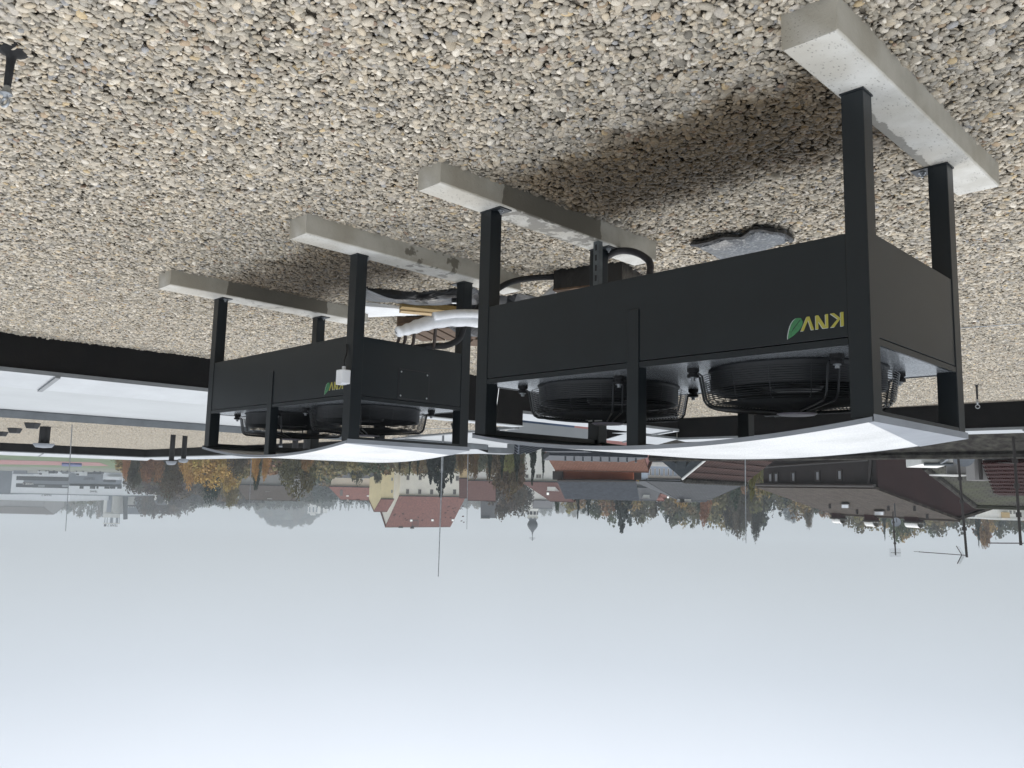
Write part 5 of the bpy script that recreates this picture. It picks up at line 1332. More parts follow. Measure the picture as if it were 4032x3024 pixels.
yagi(m_, C6(1850, 1188), C6(2205, 1190), 17, 16.5, 6, .06); yagi(m_, C6(1985, 330), C6(2112, 335), 17, 16.6, 8, .1)
m_, a, b = antenna('thin antenna mast with a flat mesh panel above the grey roof', (C6(812, 850), C6(842, 1318)), 47, .04, 0)
c = at(*C6(836, 1290), 47)
mb = MB()
for k in range(9): mb.tube([c + Vector((-.31, 0, -.22 + .055 * k)), c + Vector((.31, 0, -.22 + .055 * k))], .004, 4)
for k in range(11): mb.tube([c + Vector((-.31 + .062 * k, 0, -.22)), c + Vector((-.31 + .062 * k, 0, .22))], .004, 4)
mb.build('mesh_panel', M['zinc'], m_); MB().tube([c + Vector((-.28, -.08, 0)), c + Vector((.28, -.08, 0))], .014, 5).build('dipole', M['frame_dark'], m_)
# --- mossy roofs, dish and white wall next to the dark house
root = thing('mossy_house', 'mossy grey roofed house behind the big satellite dish', 'house', (-19, 33, -11))
E0, E1 = at(*C6(1150, 352), 30), at(*C6(1960, 330), 29); T0, T1 = at(*C6(1690, 768), 35.5), at(*C6(2500, 766), 34.5)
E0.z = E1.z = (E0.z + E1.z) / 2; T0.z = T1.z = (T0.z + T1.z) / 2
roof_plane('roof', [E0, E1, T1, T0], M['tile_moss'], root, .12)
MB().tube([E0 + Vector((0, 0, .14)), T0 + Vector((0, 0, .14))], .12, 8).build('verge', M['tile_slab'], root); MB().tube([T0 + Vector((0, 0, .14)), T1 + Vector((0, 0, .14))], .13, 8).build('ridge', M['tile_moss'], root)
MB().hexa([(p.x, p.y, -11) for p in (E0, E1, T1, T0)], [(p.x, p.y, p.z - .06) for p in (E0, E1, T1, T0)]).build('wall', M['w_grey'], root)
hq = thing('tiled_wing', 'wing with ridged dark red tiles beside the mossy roof', 'house', (-17, 27, -11))
E0, E1 = at(*C6(1770, 300), 25.0), at(*C6(2500, 290), 23.0); T0, T1 = at(*C6(1905, 655), 28.5), at(*C6(2600, 650), 26.5)
E0.z = E1.z = (E0.z + E1.z) / 2; T0.z = T1.z = (T0.z + T1.z) / 2
if E0.x > E1.x: E0, E1, T0, T1 = E1, E0, T1, T0
T0 = T1 + (E0 - E1)
roof_plane('roof', [E0, E1, T1, T0], M['tile_darkred'], hq, .04)
lay_tiles(hq, E0, E1, T0, T1, 9, 28, M['tile_darkred'], arcd=.07, lift=.05)
MB().hexa([(p.x, p.y, -11) for p in (E0, E1, T1, T0)], [(E0.x, E0.y, E0.z - .05), (E1.x, E1.y, E1.z - .05), (T1.x, T1.y, T1.z - .08), (T0.x, T0.y, T0.z - .08)]).build('wall', M['w_grey'], hq)
MB().tube([E0 - Vector((0, .1, .1)), E1 - Vector((0, .1, .1))], .08, 8).build('gutter', M['zinc'], hq)
root = thing('chimney_stack', 'grey rendered chimney stack with a small white top in front of the mossy roof', 'chimney', at(*C6(1555, 300), 28))
p = at(*C6(1612, 230), 28); q = at(*C6(1500, 470), 28); MB().box((min(p.x, q.x), p.y, p.z - 1), (max(p.x, q.x), p.y + .7, q.z)).build('shaft', M['w_grey'], root)
p = at(*C6(1610, 458), 27.9); MB().box((p.x, p.y, p.z), (p.x + .9, p.y + .8, p.z + .05)).build('cap', M['white_trim'], root)
root = thing('roof_wall', 'grey rendered wall piece with downpipe between the two roofs', 'wall', at(*C6(1750, 300), 27))
p = at(*C6(1840, 230), 26.8); q = at(*C6(1690, 520), 26.8); MB().box((p.x, p.y, -8), (q.x, p.y + .5, q.z)).build('wall', M['w_grey'], root)
p = at(*C6(1735, 225), 26.6); q = at(*C6(1755, 510), 26.6); MB().tube([p, q], .06, 8).build('downpipe', M['frame_dark'], root)
root = thing('lean_to', 'white boarded lean to beside the big satellite dish', 'shed', at(*C6(1280, 290), 26))
p = at(*C6(1450, 235), 26); q = at(*C6(1115, 338), 26); MB().hexa([(p.x, p.y, p.z - .5), (q.x, p.y, p.z - .5), (q.x, p.y + 1, p.z - .5), (p.x, p.y + 1, p.z - .5)], [(p.x, p.y, q.z - .02), (q.x, p.y, q.z + .02), (q.x, p.y + 1, q.z + .1), (p.x, p.y + 1, q.z + .1)]).build('wall', M['white_trim'], root)
p = at(*C6(1460, 235), 25.9); q = at(*C6(1310, 340), 25.9); MB().tube([p, q], .07, 6).build('brace', M['zinc'], root)
p = at(*C6(1450, 345), 25.9); q = at(*C6(1150, 345), 25.9); MB().tube([p, q], .06, 6).build('roof_edge', M['dark_metal'], root)
dish('big grey satellite dish beside the white lean to', *C6(1565, 262), 24.5, .31, .8, face=(.35, -1, .1))
# near dark roof with raised seams and lichen, just behind the rear parapet
root = thing('ribbed_roof', 'near dark roof of long slabs with lichen edges right behind the rear parapet', 'roof', (-14, 18, -11))
E0, E1 = at(2560, 1770, 22.0), at(4700, 1690, 13.2); T0, T1 = at(2560, 1812, 24.5), at(4700, 1776, 15.6)
E0.z = E1.z = -.55; T0.z = T1.z = (at(3950, 1782, 19.0).z)
if E0.x > E1.x: E0, E1, T0, T1 = E1, E0, T1, T0
roof_plane('roof', [E0, E1, T1, T0], M['tile_slab'], root, .06)
d = (E1 - E0); L_ = d.length; d.normalize(); up = (T0 - E0); up -= d * up.dot(d); H_ = up.length; up.normalize(); nn = d.cross(up); nn = nn if nn.z > 0 else -nn
src = None
rows, cols = 4, 56
for r in range(rows):
    for c in range(cols):
        w, h = L_ / cols, H_ / rows
        p = E0 + d * (w * (c + .5 * (r % 2))) + up * (h * r) + nn * .065 - root.location
        if src is None:
            o = src = MB().hexa([(.012, -.05, .03), (w - .012, -.05, .03), (w - .012, h, .0), (.012, h, .0)], [(.012, -.05, .085), (w - .012, -.05, .085), (w - .012, h, .02), (.012, h, .02)]).build('roof_slab', M['tile_slab'], root, local=True)
        else: o = src.copy(); COL.objects.link(o)
        up2 = (up + nn * random.uniform(-.01, .01)).normalized(); n2 = d.cross(up2).normalized(); n2 = n2 if n2.z > 0 else -n2
        o.matrix_local = Matrix(((d.x, up2.x, n2.x, p.x), (d.y, up2.y, n2.y, p.y), (d.z, up2.z, n2.z, p.z), (0, 0, 0, 1)))
MB().tube([T0 + Vector((0, 0, .1)), T1 + Vector((0, 0, .1))], .1, 8).build('ridge', M['tile_slab'], root)
MB().hexa([(p.x, p.y, -11) for p in (E0, E1, T1, T0)], [(E0.x, E0.y, E0.z - .02), (E1.x, E1.y, E1.z - .02), (T1.x, T1.y, T1.z - .02), (T0.x, T0.y, T0.z - .02)]).build('wall', M['w_grey'], root)
# --- white terraces far right with solar panels
for lab, x0, x1, y0, y1, y2, Y, wm in (('white terrace house nearest the dark gable with an ochre bay', 1500, 1700, 770, 845, 912, 140, 'w_white'), ('white terrace house with solar panels behind the antenna mast', 1640, 1960, 760, 850, 930, 146, 'w_white'), ('white terrace house with ochre front at the frame edge', 1930, 2330, 750, 860, 945, 138, 'w_white')):
    r_, w_ = prism_px(lab, 'terrace_house', 'house', C6(x0, 0)[0], C6(x1, 0)[0], C6(0, y0)[1], C6(0, y2 - 25)[1], Y, 8, wm, 'white_trim', 'terrace houses below the wood')
    panel_px(r_, w_, C6(x0 + 40, y1), C6(x0 + 110, y1 + 55), 'w_ochre', 'bay', .5)
    for k in range(2): px_window(r_, w_, C6(x0 + 125 + k * 40, y1 - 20), C6(x0 + 150 + k * 40, y1 + 20))
    pa = onplane(*C6(x1 - 20, y1 + 5), w_[0] - Vector((0, .6, 0)), w_[1]); pb = onplane(*C6(x1 - 120, y1 + 60), w_[0] - Vector((0, .6, 0)), w_[1])
    sp = MB().slab([(min(pa.x, pb.x), pa.y - 1, pa.z), (max(pa.x, pb.x), pa.y - 1, pa.z), (max(pa.x, pb.x), pa.y, pb.z), (min(pa.x, pb.x), pa.y, pb.z)], (0, 0, .08)).build('solar_panel', M['glass'], r_)

# ------------------------------------------------------------------ trees
def leaf_mat(name):
    m, t, b = node_mat(name); L = t.links.new
    oi = t.nodes.new('ShaderNodeObjectInfo'); at_ = t.nodes.new('ShaderNodeAttribute'); at_.attribute_name = 'tint'
    mx = t.nodes.new('ShaderNodeMix'); mx.data_type = 'RGBA'; mx.blend_type = 'MULTIPLY'; mx.inputs[0].default_value = 1
    L(oi.outputs['Color'], mx.inputs[6]); L(at_.outputs['Color'], mx.inputs[7]); L(mx.outputs[2], b.inputs['Base Color'])
    b.inputs['Roughness'].default_value = .75; b.inputs['Specular IOR Level'].default_value = .2
    return m
M['leaf'] = leaf_mat('autumn_leaves'); M['bark'] = mat('bark', lin(72, 62, 54), .95, .25, 3, .4, 20)
def quads(C, N, S, tint):
    """leaf clumps: one quad per centre, facing N, half size S"""
    n = len(C); a = np.cross(N, rng.normal(size=(n, 3))); a /= np.linalg.norm(a, axis=1)[:, None] + 1e-9; b = np.cross(N, a)
    a *= S[:, None]; b *= (S * rng.uniform(.5, 1, n))[:, None]
    V = np.stack([C - a - b * .4, C + a * .3 - b, C + a + b * .4, C - a * .3 + b], 1).reshape(-1, 3)
    return V, np.arange(4 * n).reshape(n, 4), np.repeat(tint, 4, 0)
def leaves_mesh(name, V, Fq, T):
    me = bpy.data.meshes.new(name); me.vertices.add(len(V)); me.vertices.foreach_set('co', V.astype(np.float32).ravel())
    me.loops.add(Fq.size); me.loops.foreach_set('vertex_index', Fq.astype(np.int32).ravel())
    me.polygons.add(len(Fq)); me.polygons.foreach_set('loop_start', (np.arange(len(Fq)) * 4).astype(np.int32))
    try: me.polygons.foreach_set('loop_total', np.full(len(Fq), 4, np.int32))
    except Exception: pass
    a = me.attributes.new('tint', 'FLOAT_COLOR', 'POINT'); a.data.foreach_set('color', np.concatenate([T, np.ones((len(T), 1))], 1).astype(np.float32).ravel())
    me.update(calc_edges=True); me.materials.append(M['leaf']); return me
def crown_arrays(kind, n, leaf):
    """unit tree: height 1, crown radius about .5; returns centres, normals, sizes, tint"""
    if kind == 'round':
        nb = 34; B = []
        while len(B) < nb:
            p = rng.uniform(-1, 1, 3)
            if np.linalg.norm(p) < 1 and rng.random() < .35 + .65 * np.linalg.norm(p): B.append(p)
        B = np.array(B); B = B * [.36, .36, .30] + [0, 0, .62]; B[:, 2] += -.18 * (np.hypot(B[:, 0], B[:, 1]) / .36) ** 2 * .4
        R = rng.uniform(.09, .17, nb); hue = rng.uniform(.78, 1.18, (nb, 1)) * (1 + rng.normal(0, .035, (nb, 3)))
    elif kind == 'oval':
        nb = 30; t = rng.uniform(0, 1, nb); a = rng.uniform(0, 6.28, nb); w = .30 * np.sqrt(np.clip(1 - ((t - .42) / .62) ** 2, .02, 1)) * rng.uniform(.2, 1, nb) ** .6
        B = np.stack([w * np.cos(a), w * np.sin(a), .2 + .72 * t], 1); R = rng.uniform(.08, .14, nb); hue = rng.uniform(.78, 1.18, (nb, 1)) * (1 + rng.normal(0, .035, (nb, 3)))
    else:      # conifer: drooping whorls
        nb = 130; t = np.sort(rng.uniform(0, 1, nb)); a = rng.uniform(0, 6.28, nb); w = .36 * np.minimum(1, (1 - t) * 1.45) ** .8 * rng.uniform(.3, 1.0, nb) ** .7
        B = np.stack([w * np.cos(a), w * np.sin(a), .1 + .88 * t - w * .25], 1); R = .03 + .075 * np.minimum(1, (1 - t) * 1.6); hue = rng.uniform(.75, 1.2, (nb, 1)) * (1 + rng.normal(0, .04, (nb, 3)))
    w = R ** 2; k = rng.choice(nb, n, p=w / w.sum())
    d = rng.normal(size=(n, 3)); d /= np.linalg.norm(d, axis=1)[:, None]
    r = R[k] * rng.uniform(.55, 1.08, n)
    C = B[k] + d * r[:, None]
    if kind == 'conifer': C[:, 2] -= np.abs(r) * .6
    N = d + rng.normal(0, .6, (n, 3)); N /= np.linalg.norm(N, axis=1)[:, None]
    S = leaf * rng.uniform(.6, 1.3, n)
    return C, N, S, np.clip(hue[k] * rng.uniform(.85, 1.15, (n, 1)), .3, 1.7)
CROWNS = {}
for kind, n, lf, cnt in (('round', 4200, .021, 5), ('oval', 3800, .021, 4), ('conifer', 6500, .024, 3)):
    CROWNS[kind] = []
    for i in range(cnt):
        C, N, S, T = crown_arrays(kind, n, lf); CROWNS[kind].append(leaves_mesh('crown', *quads(C, N, S, T)))
def trunk_mesh(kind):
    mb = MB(); mb.tube([(0, 0, -.02), (.004, 0, .12), (-.004, .003, .3), (0, 0, .62 if kind != 'conifer' else .95)], [.026, .02, .015, .004], 7)
    if kind != 'conifer':
        for k in range(7):
            a = k * 2.4; z = .22 + .05 * k; r = .2 + .02 * (k % 3)
            mb.tube([(0, 0, z), (r * .5 * math.cos(a), r * .5 * math.sin(a), z + .1), (r * math.cos(a), r * math.sin(a), z + .2)], [.009, .006, .002], 5)
    o = mb.build('trunk', M['bark'], smooth=True); me = o.data; bpy.data.objects.remove(o); return me
TRUNKS = {k: trunk_mesh(k) for k in CROWNS}
def tree(label, px, py_top, Y, wpx, col, kind='round', group=None, cat='tree', base=None, v=None):
    top = at(px, py_top, Y); g = terr(top.x, top.y) if base is None else base
    h = max(1.5, top.z - g); w = wpx * Y / FPX / ({'round': .86, 'oval': .72, 'conifer': .66}[kind])
    names = {'round': 'leafy_tree', 'oval': 'leafy_tree', 'conifer': 'conifer_tree'}
    root = thing(names[kind], label, cat, (top.x, top.y, g), random.uniform(0, 6.28), group)
    c = bpy.data.objects.new('crown', CROWNS[kind][(v if v is not None else random.randrange(99)) % len(CROWNS[kind])]); COL.objects.link(c); c.parent = root
    hk = h / {'round': .985, 'oval': .99, 'conifer': .985}[kind]
    lc = lin(*col); g_ = sum(lc) / 3; c.scale = (w, w, hk); c.color = tuple((.84 * q + .16 * g_) * .84 for q in lc) + (1,)
    t = bpy.data.objects.new('trunk', TRUNKS[kind]); COL.objects.link(t); t.parent = root; t.scale = (w, w, hk)
    return root
AT = 'autumn trees beyond the opposite roof'
for lab, (x, y), Y, w, c, k in (
    ('narrow orange tree at the end of the white factory', A3(1322, 398), 150, 38, (184, 128, 80), 'round'),
    ('dark green brown tree right behind the narrow orange one', A3(1440, 505), 160, 90, (76, 74, 56), 'round'),
    ('rusty brown tree between two dark ones', A3(1610, 490), 140, 100, (148, 108, 76), 'round'),
    ('large brown green tree rising above the rusty one', A3(1820, 582), 165, 110, (96, 82, 58), 'round'),
    ('dark green tree behind the vent pipe pair', A3(1660, 420), 155, 80, (68, 74, 58), 'round'),
    ('narrow golden tree leaning against dark foliage', A3(2020, 505), 135, 84, (196, 152, 78), 'round'),
    ('dark green tree between the golden and the big yellow tree', B3(230, 420), 140, 70, (66, 76, 60), 'oval'),
    ('biggest bright yellow tree of the row', B3(350, 482), 128, 190, (204, 168, 86), 'round'),
    ('yellow olive tree at the shoulder of the biggest yellow one', B3(540, 478), 132, 120, (186, 156, 84), 'round'),
    ('broad dark pointed conifer beyond the biggest yellow tree', B3(362, 668), 150, 104, (60, 74, 66), 'round'),
    ('olive yellow tree fading behind the dark conifer', B3(560, 655), 185, 90, (136, 124, 80), 'round'),
    ('grey brown bare tree right of the biggest yellow tree', B3(640, 380), 120, 95, (104, 94, 76), 'round'),
    ('small pair crowned orange tree by the slim rod', B3(830, 355), 112, 42, (200, 148, 70), 'round'),
    ('orange tree with a dark gap beside the small one', B3(925, 358), 114, 44, (200, 148, 70), 'round'),
    ('small dark green tree behind the orange pair', B3(830, 495), 135, 38, (62, 76, 60), 'oval'),
    ('wide olive green tree in front of the grey roofs', B3(1280, 592), 125, 165, (104, 98, 60), 'round'),
    ('brown orange tree low beside the wide olive one', B3(1370, 300), 105, 70, (150, 112, 62), 'round'),
    ('small dark tree against the pale beige house wall', B3(1895, 455), 150, 88, (84, 86, 66), 'round'),
    ('dark olive tree beside the yellow end wing', B3(2130, 420), 150, 50, (80, 80, 60), 'oval'),
    ('low olive shrub tree in front of the grey annex', B3(1760, 270), 120, 80, (112, 104, 66), 'round'),
    ('olive tree under the windows of the grey annex', B3(2080, 250), 112, 70, (100, 92, 62), 'round'),
    ('tallest dark spruce in front of the large pale building', C3(905, 705), 110, 128, (40, 50, 44), 'conifer'),
    ('second dark spruce crown beside the tallest one', C3(1020, 560), 112, 70, (44, 54, 46), 'conifer'),
    ('dark spruce low on the other side of the tallest one', C3(800, 560), 108, 78, (40, 50, 44), 'conifer'),
    ('small dark conifer nearest the yellow end wing', C3(470, 455), 104, 22, (54, 62, 52), 'conifer'),
    ('small dark conifer in front of the pale wall', C3(575, 468), 102, 30, (48, 58, 48), 'conifer'),
    ('second small dark conifer in front of the pale wall', C3(660, 478), 104, 32, (48, 58, 48), 'conifer'),
    ('pale grey green bush below the pale wall', C3(420, 440), 100, 36, (150, 146, 118), 'round'),
    ('light green bush between the small conifers', C3(620, 400), 98, 40, (110, 116, 78), 'round'),
    ('brown autumn tree beside the thin lightning rod', C3(1240, 525), 100, 62, (124, 98, 60), 'round'),
    ('amber leaved tree behind the thin rod', C3(1120, 470), 104, 55, (116, 94, 62), 'round'),
    ('dark conifer first in the row before the white house', C3(1430, 490), 88, 42, (46, 58, 48), 'conifer'),
    ('dark conifer second in the row before the white house', C3(1560, 500), 90, 46, (44, 56, 46), 'conifer'),
    ('dark conifer third in the row before the white house', C3(1720, 530), 88, 52, (44, 56, 46), 'conifer'),
    ('dark conifer at the end of the row beside the red tiled house', C3(1885, 570), 86, 60, (42, 54, 44), 'conifer'),
    ('thin dark conifer close to the red tiled house', C3(2000, 500), 84, 36, (44, 56, 46), 'conifer'),
    ('yellow green shrub under the brown red roof', C3(1640, 540), 96, 70, (132, 134, 72), 'round'),
    ('tall olive brown tree between the brown red roofs', C3(1610, 765), 112, 150, (104, 86, 60), 'round'),
    ('wide hazy brown tree beside the small dark slate roof', C3(1570, 908), 205, 150, (96, 86, 72), 'round'),
    ('hazy brown tree right before the church tower', C3(1730, 912), 215, 130, (88, 82, 70), 'round'),
    ('brown tree beside the dark slate roof', C3(1760, 815), 200, 60, (98, 86, 66), 'oval'),
    ('small green cypress shaped tree before the hazy hill', C4(525, 868), 130, 34, (74, 92, 66), 'oval'),
    ('dark blue green spruce behind the corrugated roof', C4(745, 925), 125, 48, (54, 64, 62), 'conifer'),
    ('second dark blue green spruce behind the corrugated roof', C4(860, 905), 128, 60, (56, 66, 62), 'conifer'),
    ('bright yellow bush at the corner of the corrugated roof', C4(1388, 545), 72, 40, (198, 168, 60), 'round'),
    ('red brown bush beside the bright yellow one', C4(1455, 560), 80, 40, (122, 84, 56), 'round'),
    ('large dark fir standing above the autumn wood', C4(1215, 1085), 170, 122, (48, 58, 54), 'conifer'),
    ('yellow green ivy clad tree beside the ribbed brown roof', C5(1000, 700), 58, 62, (128, 124, 66), 'oval'),
    ('yellow tree at the far end of the grey roof', C5(1560, 885), 95, 110, (172, 142, 70), 'round'),
    ('olive tree behind the left end of the grey roof', C5(1250, 830), 90, 160, (112, 108, 62), 'round'),
    ('dark green fir above the slate hip roof', C5(800, 850), 150, 80, (62, 78, 62), 'conifer'),
    ('rusty red tree in the middle of the wood', C5(465, 975), 160, 62, (158, 106, 72), 'round'),
    ('golden tree low in the wood above the slate roof', C5(210, 905), 150, 72, (168, 136, 70), 'round'),
    ('tall dark ragged tree beside the slim rod', C5(745, 1112), 190, 66, (70, 68, 60), 'round'),
    ('tall ragged tree crossed by the slim rod', C5(870, 1160), 185, 84, (104, 98, 84), 'round'),
    ('dark ragged tree with broken top right of the slim rod', C5(1020, 1125), 188, 70, (66, 68, 60), 'round'),
    ('hazy blue grey tree alone on the skyline', C5(1390, 1022), 420, 55, (92, 104, 108), 'round'),
    ('olive brown tree rising next to the hazy one', C5(1590, 1025), 230, 45, (112, 98, 70), 'oval'),
    ('green oak above the dishes on the dark house', C6(900, 1195), 170, 112, (92, 106, 76), 'round'),
    ('pointed dark fir beside the green oak', C6(728, 1150), 165, 34, (64, 74, 70), 'conifer'),
    ('dark fir near the tall antenna mast', C6(1730, 1220), 160, 36, (56, 66, 62), 'conifer'),
    ('orange brown tree behind the tall antenna mast', C6(1800, 1255), 170, 62, (150, 116, 72), 'oval')):
    tree(lab, x, y, Y, w, c, k, AT)
# lower fill behind roofs: wood as one mass
AUT = [(118, 102, 66), (96, 94, 64), (128, 108, 70), (148, 124, 72), (84, 92, 66), (136, 102, 70), (102, 92, 68), (118, 112, 74), (74, 84, 64), (140, 128, 80), (90, 88, 66), (82, 86, 66)]
def wood(name, specs, seed):
    """one mass of many trees; spec = (point on the ground, height, width, colour, kind)"""
    Vs, Fs, Ts = [], [], []; o = 0
    for (x, y, g, h, w, c, kind) in specs:
        n = 900 if kind != 'conifer' else 1000
        C, N, S, T = crown_arrays(kind, n, .036)
        V, Fq, Tn = quads(C, N, S, T)
        a = rng.uniform(0, 6.28); ca, sa = math.cos(a), math.sin(a)
        X = np.stack([(V[:, 0] * ca - V[:, 1] * sa) * w + x, (V[:, 0] * sa + V[:, 1] * ca) * w + y, V[:, 2] * h + g], 1)
        Vs.append(X); Fs.append(Fq + o); o += len(V); Ts.append(Tn * (np.array(lin(*c)) * .84 + .1 * np.mean(lin(*c))))
    me = leaves_mesh(name, np.concatenate(Vs), np.concatenate(Fs), np.concatenate(Ts))
    ob = bpy.data.objects.new(name, me); ob.color = (1, 1, 1, 1); COL.objects.link(ob); ob['kind'] = 'stuff'; return ob
SKY = [(2150, 1990), (2260, 2030), (2330, 2035), (2370, 2062), (2450, 2085), (2500, 2078), (2545, 2066), (2592, 2044), (2627, 2074), (2694, 2090), (2741, 2080), (2793, 2090), (2880, 2095), (2960, 2095), (3010, 2100), (3024, 2047), (3080, 2042), (3150, 2058), (3200, 2034), (3290, 2064), (3330, 2080), (3393, 2098), (3430, 2100), (3480, 2112), (3548, 2128), (3600, 2140), (3640, 2130), (3688, 2120), (3754, 2116), (3790, 2090), (3825, 2094), (3860, 2140), (3880, 2150), (3917, 2138), (3950, 2116), (4000, 2112), (4032, 2120), (4300, 2130), (4800, 2120)]
def skyline(px):
    for (a, ya), (b, yb) in zip(SKY, SKY[1:]):
        if a <= px <= b: return ya + (yb - ya) * (px - a) / (b - a)
    return SKY[0][1] if px < SKY[0][0] else SKY[-1][1]
specs = []; r = random.Random(11)
for Y, drop, step, jit in ((235, 4, 36, 9), (210, 45, 50, 16), (185, 85, 60, 20), (160, 125, 75, 20)):
    px = 2240 if Y > 200 else 2380
    while px < 4750:
        py = skyline(px) - drop + r.uniform(-jit, jit * .4)
        top = at(px, py, Y + r.uniform(-6, 6)); g = terr(top.x, top.y) - .5; h = top.z - g
        if h > 4:
            kd = 'conifer' if r.random() < .14 else ('oval' if r.random() < .5 else 'round')
            w = (h * r.uniform(.5, .75) if kd != 'conifer' else h * .5); w = min(w, 9.5)
            c = (60, 70, 62) if kd == 'conifer' else r.choice(AUT)
            specs.append((top.x, top.y, g, h, w * 1.1, c, kd))
        px += step * r.uniform(.75, 1.25)
wood('autumn_wood', specs, 1)
# hazy far woods and hill
M['hill_wood'] = mat('far_wooded_hill', lin(70, 78, 66), .95, .2, .02)
def hill(name, pxc, py_top, Y, half_px, depth, label=None):
    P = at(pxc, py_top, Y); g = terr(P.x, P.y) - 2; h = P.z - g; w = half_px * Y / FPX
    sp = []; rr_ = random.Random(3)
    for k in range(170):
        t = rr_.uniform(-1, 1); s = rr_.uniform(-1, 1)
        prof = max(0, 1 - abs(t) ** 3.2) * (1 - .25 * s * s)
        z = g + (h - 11) * prof * (1 - .5 * max(0, -s)) ; sp.append((P.x + t * w, P.y + s * depth, z - 3, 14 + rr_.uniform(-2, 3), 13, rr_.choice([(70, 78, 64), (84, 84, 66), (60, 70, 62), (96, 88, 66)]), 'round'))
    mb = MB(); K = 20
    for i in range(K + 1):
        for j in range(K + 1):
            t, s = -1.1 + 2.2 * i / K, -1.2 + 2.4 * j / K
            prof = max(0, 1 - abs(t) ** 3.2) * max(0, 1 - .25 * s * s) * (1 - .5 * max(0, -s)); mb.v.append((P.x + t * w, P.y + s * depth, g + (h - 11) * max(0, prof) - 1))
    for i in range(K):
        for j in range(K): mb.f.append((i * (K + 1) + j, (i + 1) * (K + 1) + j, (i + 1) * (K + 1) + j + 1, i * (K + 1) + j + 1))
    struct(mb.build('hill', M['hill_wood'], smooth=True)); wood('hill_wood', sp, 5)
hill('hill', 1130, 2082, 1150, 155, 60)
def far_row(x0, x1, yf, Y, step, w, cols, seed, kinds=('round', 'oval')):
    sp = []; q = random.Random(seed); px = x0
    while px < x1:
        top = at(px, yf(px) + q.uniform(-7, 3), Y + q.uniform(-12, 12)); g = terr(top.x, top.y) - 1
        if top.z - g > 2.5: sp.append((top.x, top.y, g, top.z - g, w * q.uniform(.8, 1.3), q.choice(cols), q.choice(kinds)))
        px += step * q.uniform(.7, 1.3)
    return sp
G1 = [(84, 86, 70), (96, 92, 72), (78, 84, 72), (108, 96, 74)]
FARN = []
FARN += far_row(-300, 180, lambda x: 2012, 900, 22, 16, G1, 1) + far_row(160, 300, lambda x: 2018, 800, 18, 14, G1, 2) + far_row(290, 410, lambda x: 2040, 750, 16, 13, G1, 3, ('conifer', 'oval'))
FARN += far_row(270, 375, lambda x: 1995 - abs(x - 320) * .2, 520, 16, 12, [(108, 104, 78), (92, 96, 70)], 4)
FARN += far_row(560, 680, lambda x: 2044 - abs(x - 620) * .3, 480, 14, 12, [(84, 78, 68), (98, 86, 70)], 5) + far_row(660, 760, lambda x: 2040 - abs(x - 700) * .5, 560, 14, 12, [(92, 84, 74)], 6)
FARN += far_row(740, 1010, lambda x: 1998, 700, 16, 14, G1, 7) + far_row(960, 1320, lambda x: 2005, 650, 18, 14, [(70, 78, 68), (84, 86, 70)], 8)
FARN += far_row(1280, 1560, lambda x: 2012, 800, 16, 11, [(64, 74, 66), (72, 80, 70)], 9, ('conifer',)) + far_row(2060, 2330, lambda x: 2034, 900, 20, 15, G1, 10)
FARN += far_row(1480, 2150, lambda x: 2010, 760, 20, 14, G1, 12)
FARN += far_row(540, 1500, lambda x: 1915, 260, 40, 10, AUT, 13) + far_row(1380, 2300, lambda x: 1890, 230, 40, 9, AUT, 14)
FARN += far_row(530, 960, lambda x: 1962 + 12 * math.sin(x * .03), 270, 17, 9, [(96, 90, 74), (84, 86, 72), (110, 96, 72), (90, 80, 72)], 21) + far_row(640, 1010, lambda x: 1990, 380, 14, 11, [(96, 92, 88), (88, 90, 86)], 22)
FARN += far_row(940, 1260, lambda x: 1978, 420, 16, 12, [(84, 88, 78), (98, 94, 80)], 23) + far_row(1240, 1540, lambda x: 1985, 400, 15, 10, [(70, 80, 72), (64, 76, 68)], 24, ('conifer', 'round'))
FARN += far_row(500, 1340, lambda x: 1880 + 14 * math.sin(x * .021), 175, 24, 8, AUT, 25) + far_row(1380, 2200, lambda x: 1872, 145, 24, 6, AUT, 26)
wood('distant_woods', FARN, 2)
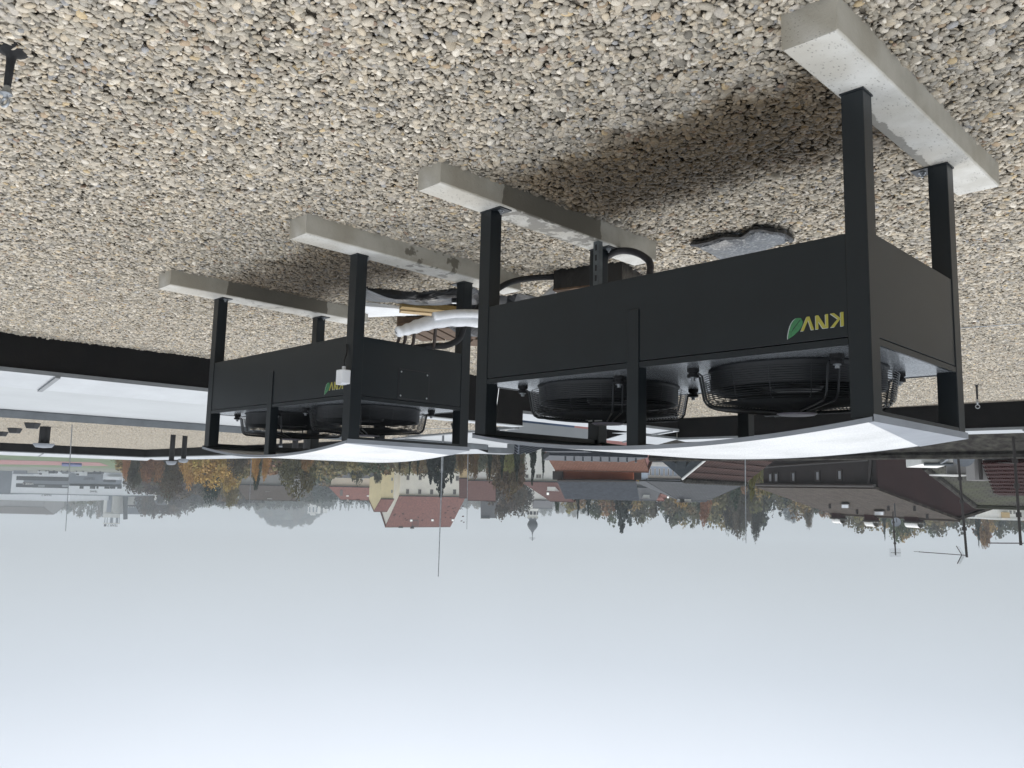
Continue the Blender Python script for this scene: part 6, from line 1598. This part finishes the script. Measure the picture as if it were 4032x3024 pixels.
# white manor on the wooded hill, grey roofs in the haze
r_, w_ = prism_px('white manor with towers shining through the haze on the wooded hill', 'manor', 'manor', B3(1385, 0)[0], B3(1495, 0)[0], B3(0, 652)[1], B3(0, 735)[1], 1020, 14, 'w_white', 'white_trim', base=-10)
panel_px(r_, w_, B3(1415, 735), B3(1470, 756), 'w_white', 'tower', 2); 
for x in (1400, 1440, 1475): panel_px(r_, w_, B3(x, 668), B3(x + 16, 722), 'w_steel', 'window_bay', .5)
r_, w_ = prism_px('white annex beside the hazy manor', 'manor', 'manor', B3(1548, 0)[0], B3(1575, 0)[0], B3(0, 655)[1], B3(0, 730)[1], 1020, 10, 'w_white', 'white_trim', base=-10)
for lab, a, b, Y, ry, hf in (('long grey brown roofed house behind the slim rod', B3(640, 440), B3(1180, 440), 210, B3(0, 588)[1], 8), ('grey roofed block at the left of the hazy wood', A3(-300, 660), A3(470, 665), 620, A3(0, 735)[1], 14)):
    h = house(lab, a, Y, b, Y, ry, hf, 'w_grey', 'tile_grey', .4)
    if '210' in str(Y):
        for x, y in ((628, 582), (985, 585), (965, 506)): chimney(h, *B3(x, y), 1.2, .9, 'w_concrete', back=.9 if y > 550 else .4)
tg = house('white gabled house at the edge of the grey halls', A3(1645, 600), 420, A3(1745, 600), 420, A3(0, 640)[1], 5, 'w_white', 'slate', .2)
# ------------------------------------------------------------------ haze
mb = MB().box((-1500, -300, -13.5), (1500, 1500, 84)); me = bpy.data.meshes.new('haze'); me.from_pydata(mb.v, [], mb.f)
hz = bpy.data.objects.new('haze', me); COL.objects.link(hz); hz['kind'] = 'stuff'
m = bpy.data.materials.new('autumn_haze'); m.use_nodes = True; t = m.node_tree; t.nodes.clear()
ou = t.nodes.new('ShaderNodeOutputMaterial'); pv = t.nodes.new('ShaderNodeVolumePrincipled')
pv.inputs['Color'].default_value = (.9, .965, 1.0, 1); pv.inputs['Density'].default_value = .00066; pv.inputs['Anisotropy'].default_value = 0.0
t.links.new(pv.outputs[0], ou.inputs['Volume']); me.materials.append(m)
bm = bmesh.new(); bm.from_mesh(me); bmesh.ops.recalc_face_normals(bm, faces=bm.faces); bm.to_mesh(me); bm.free()
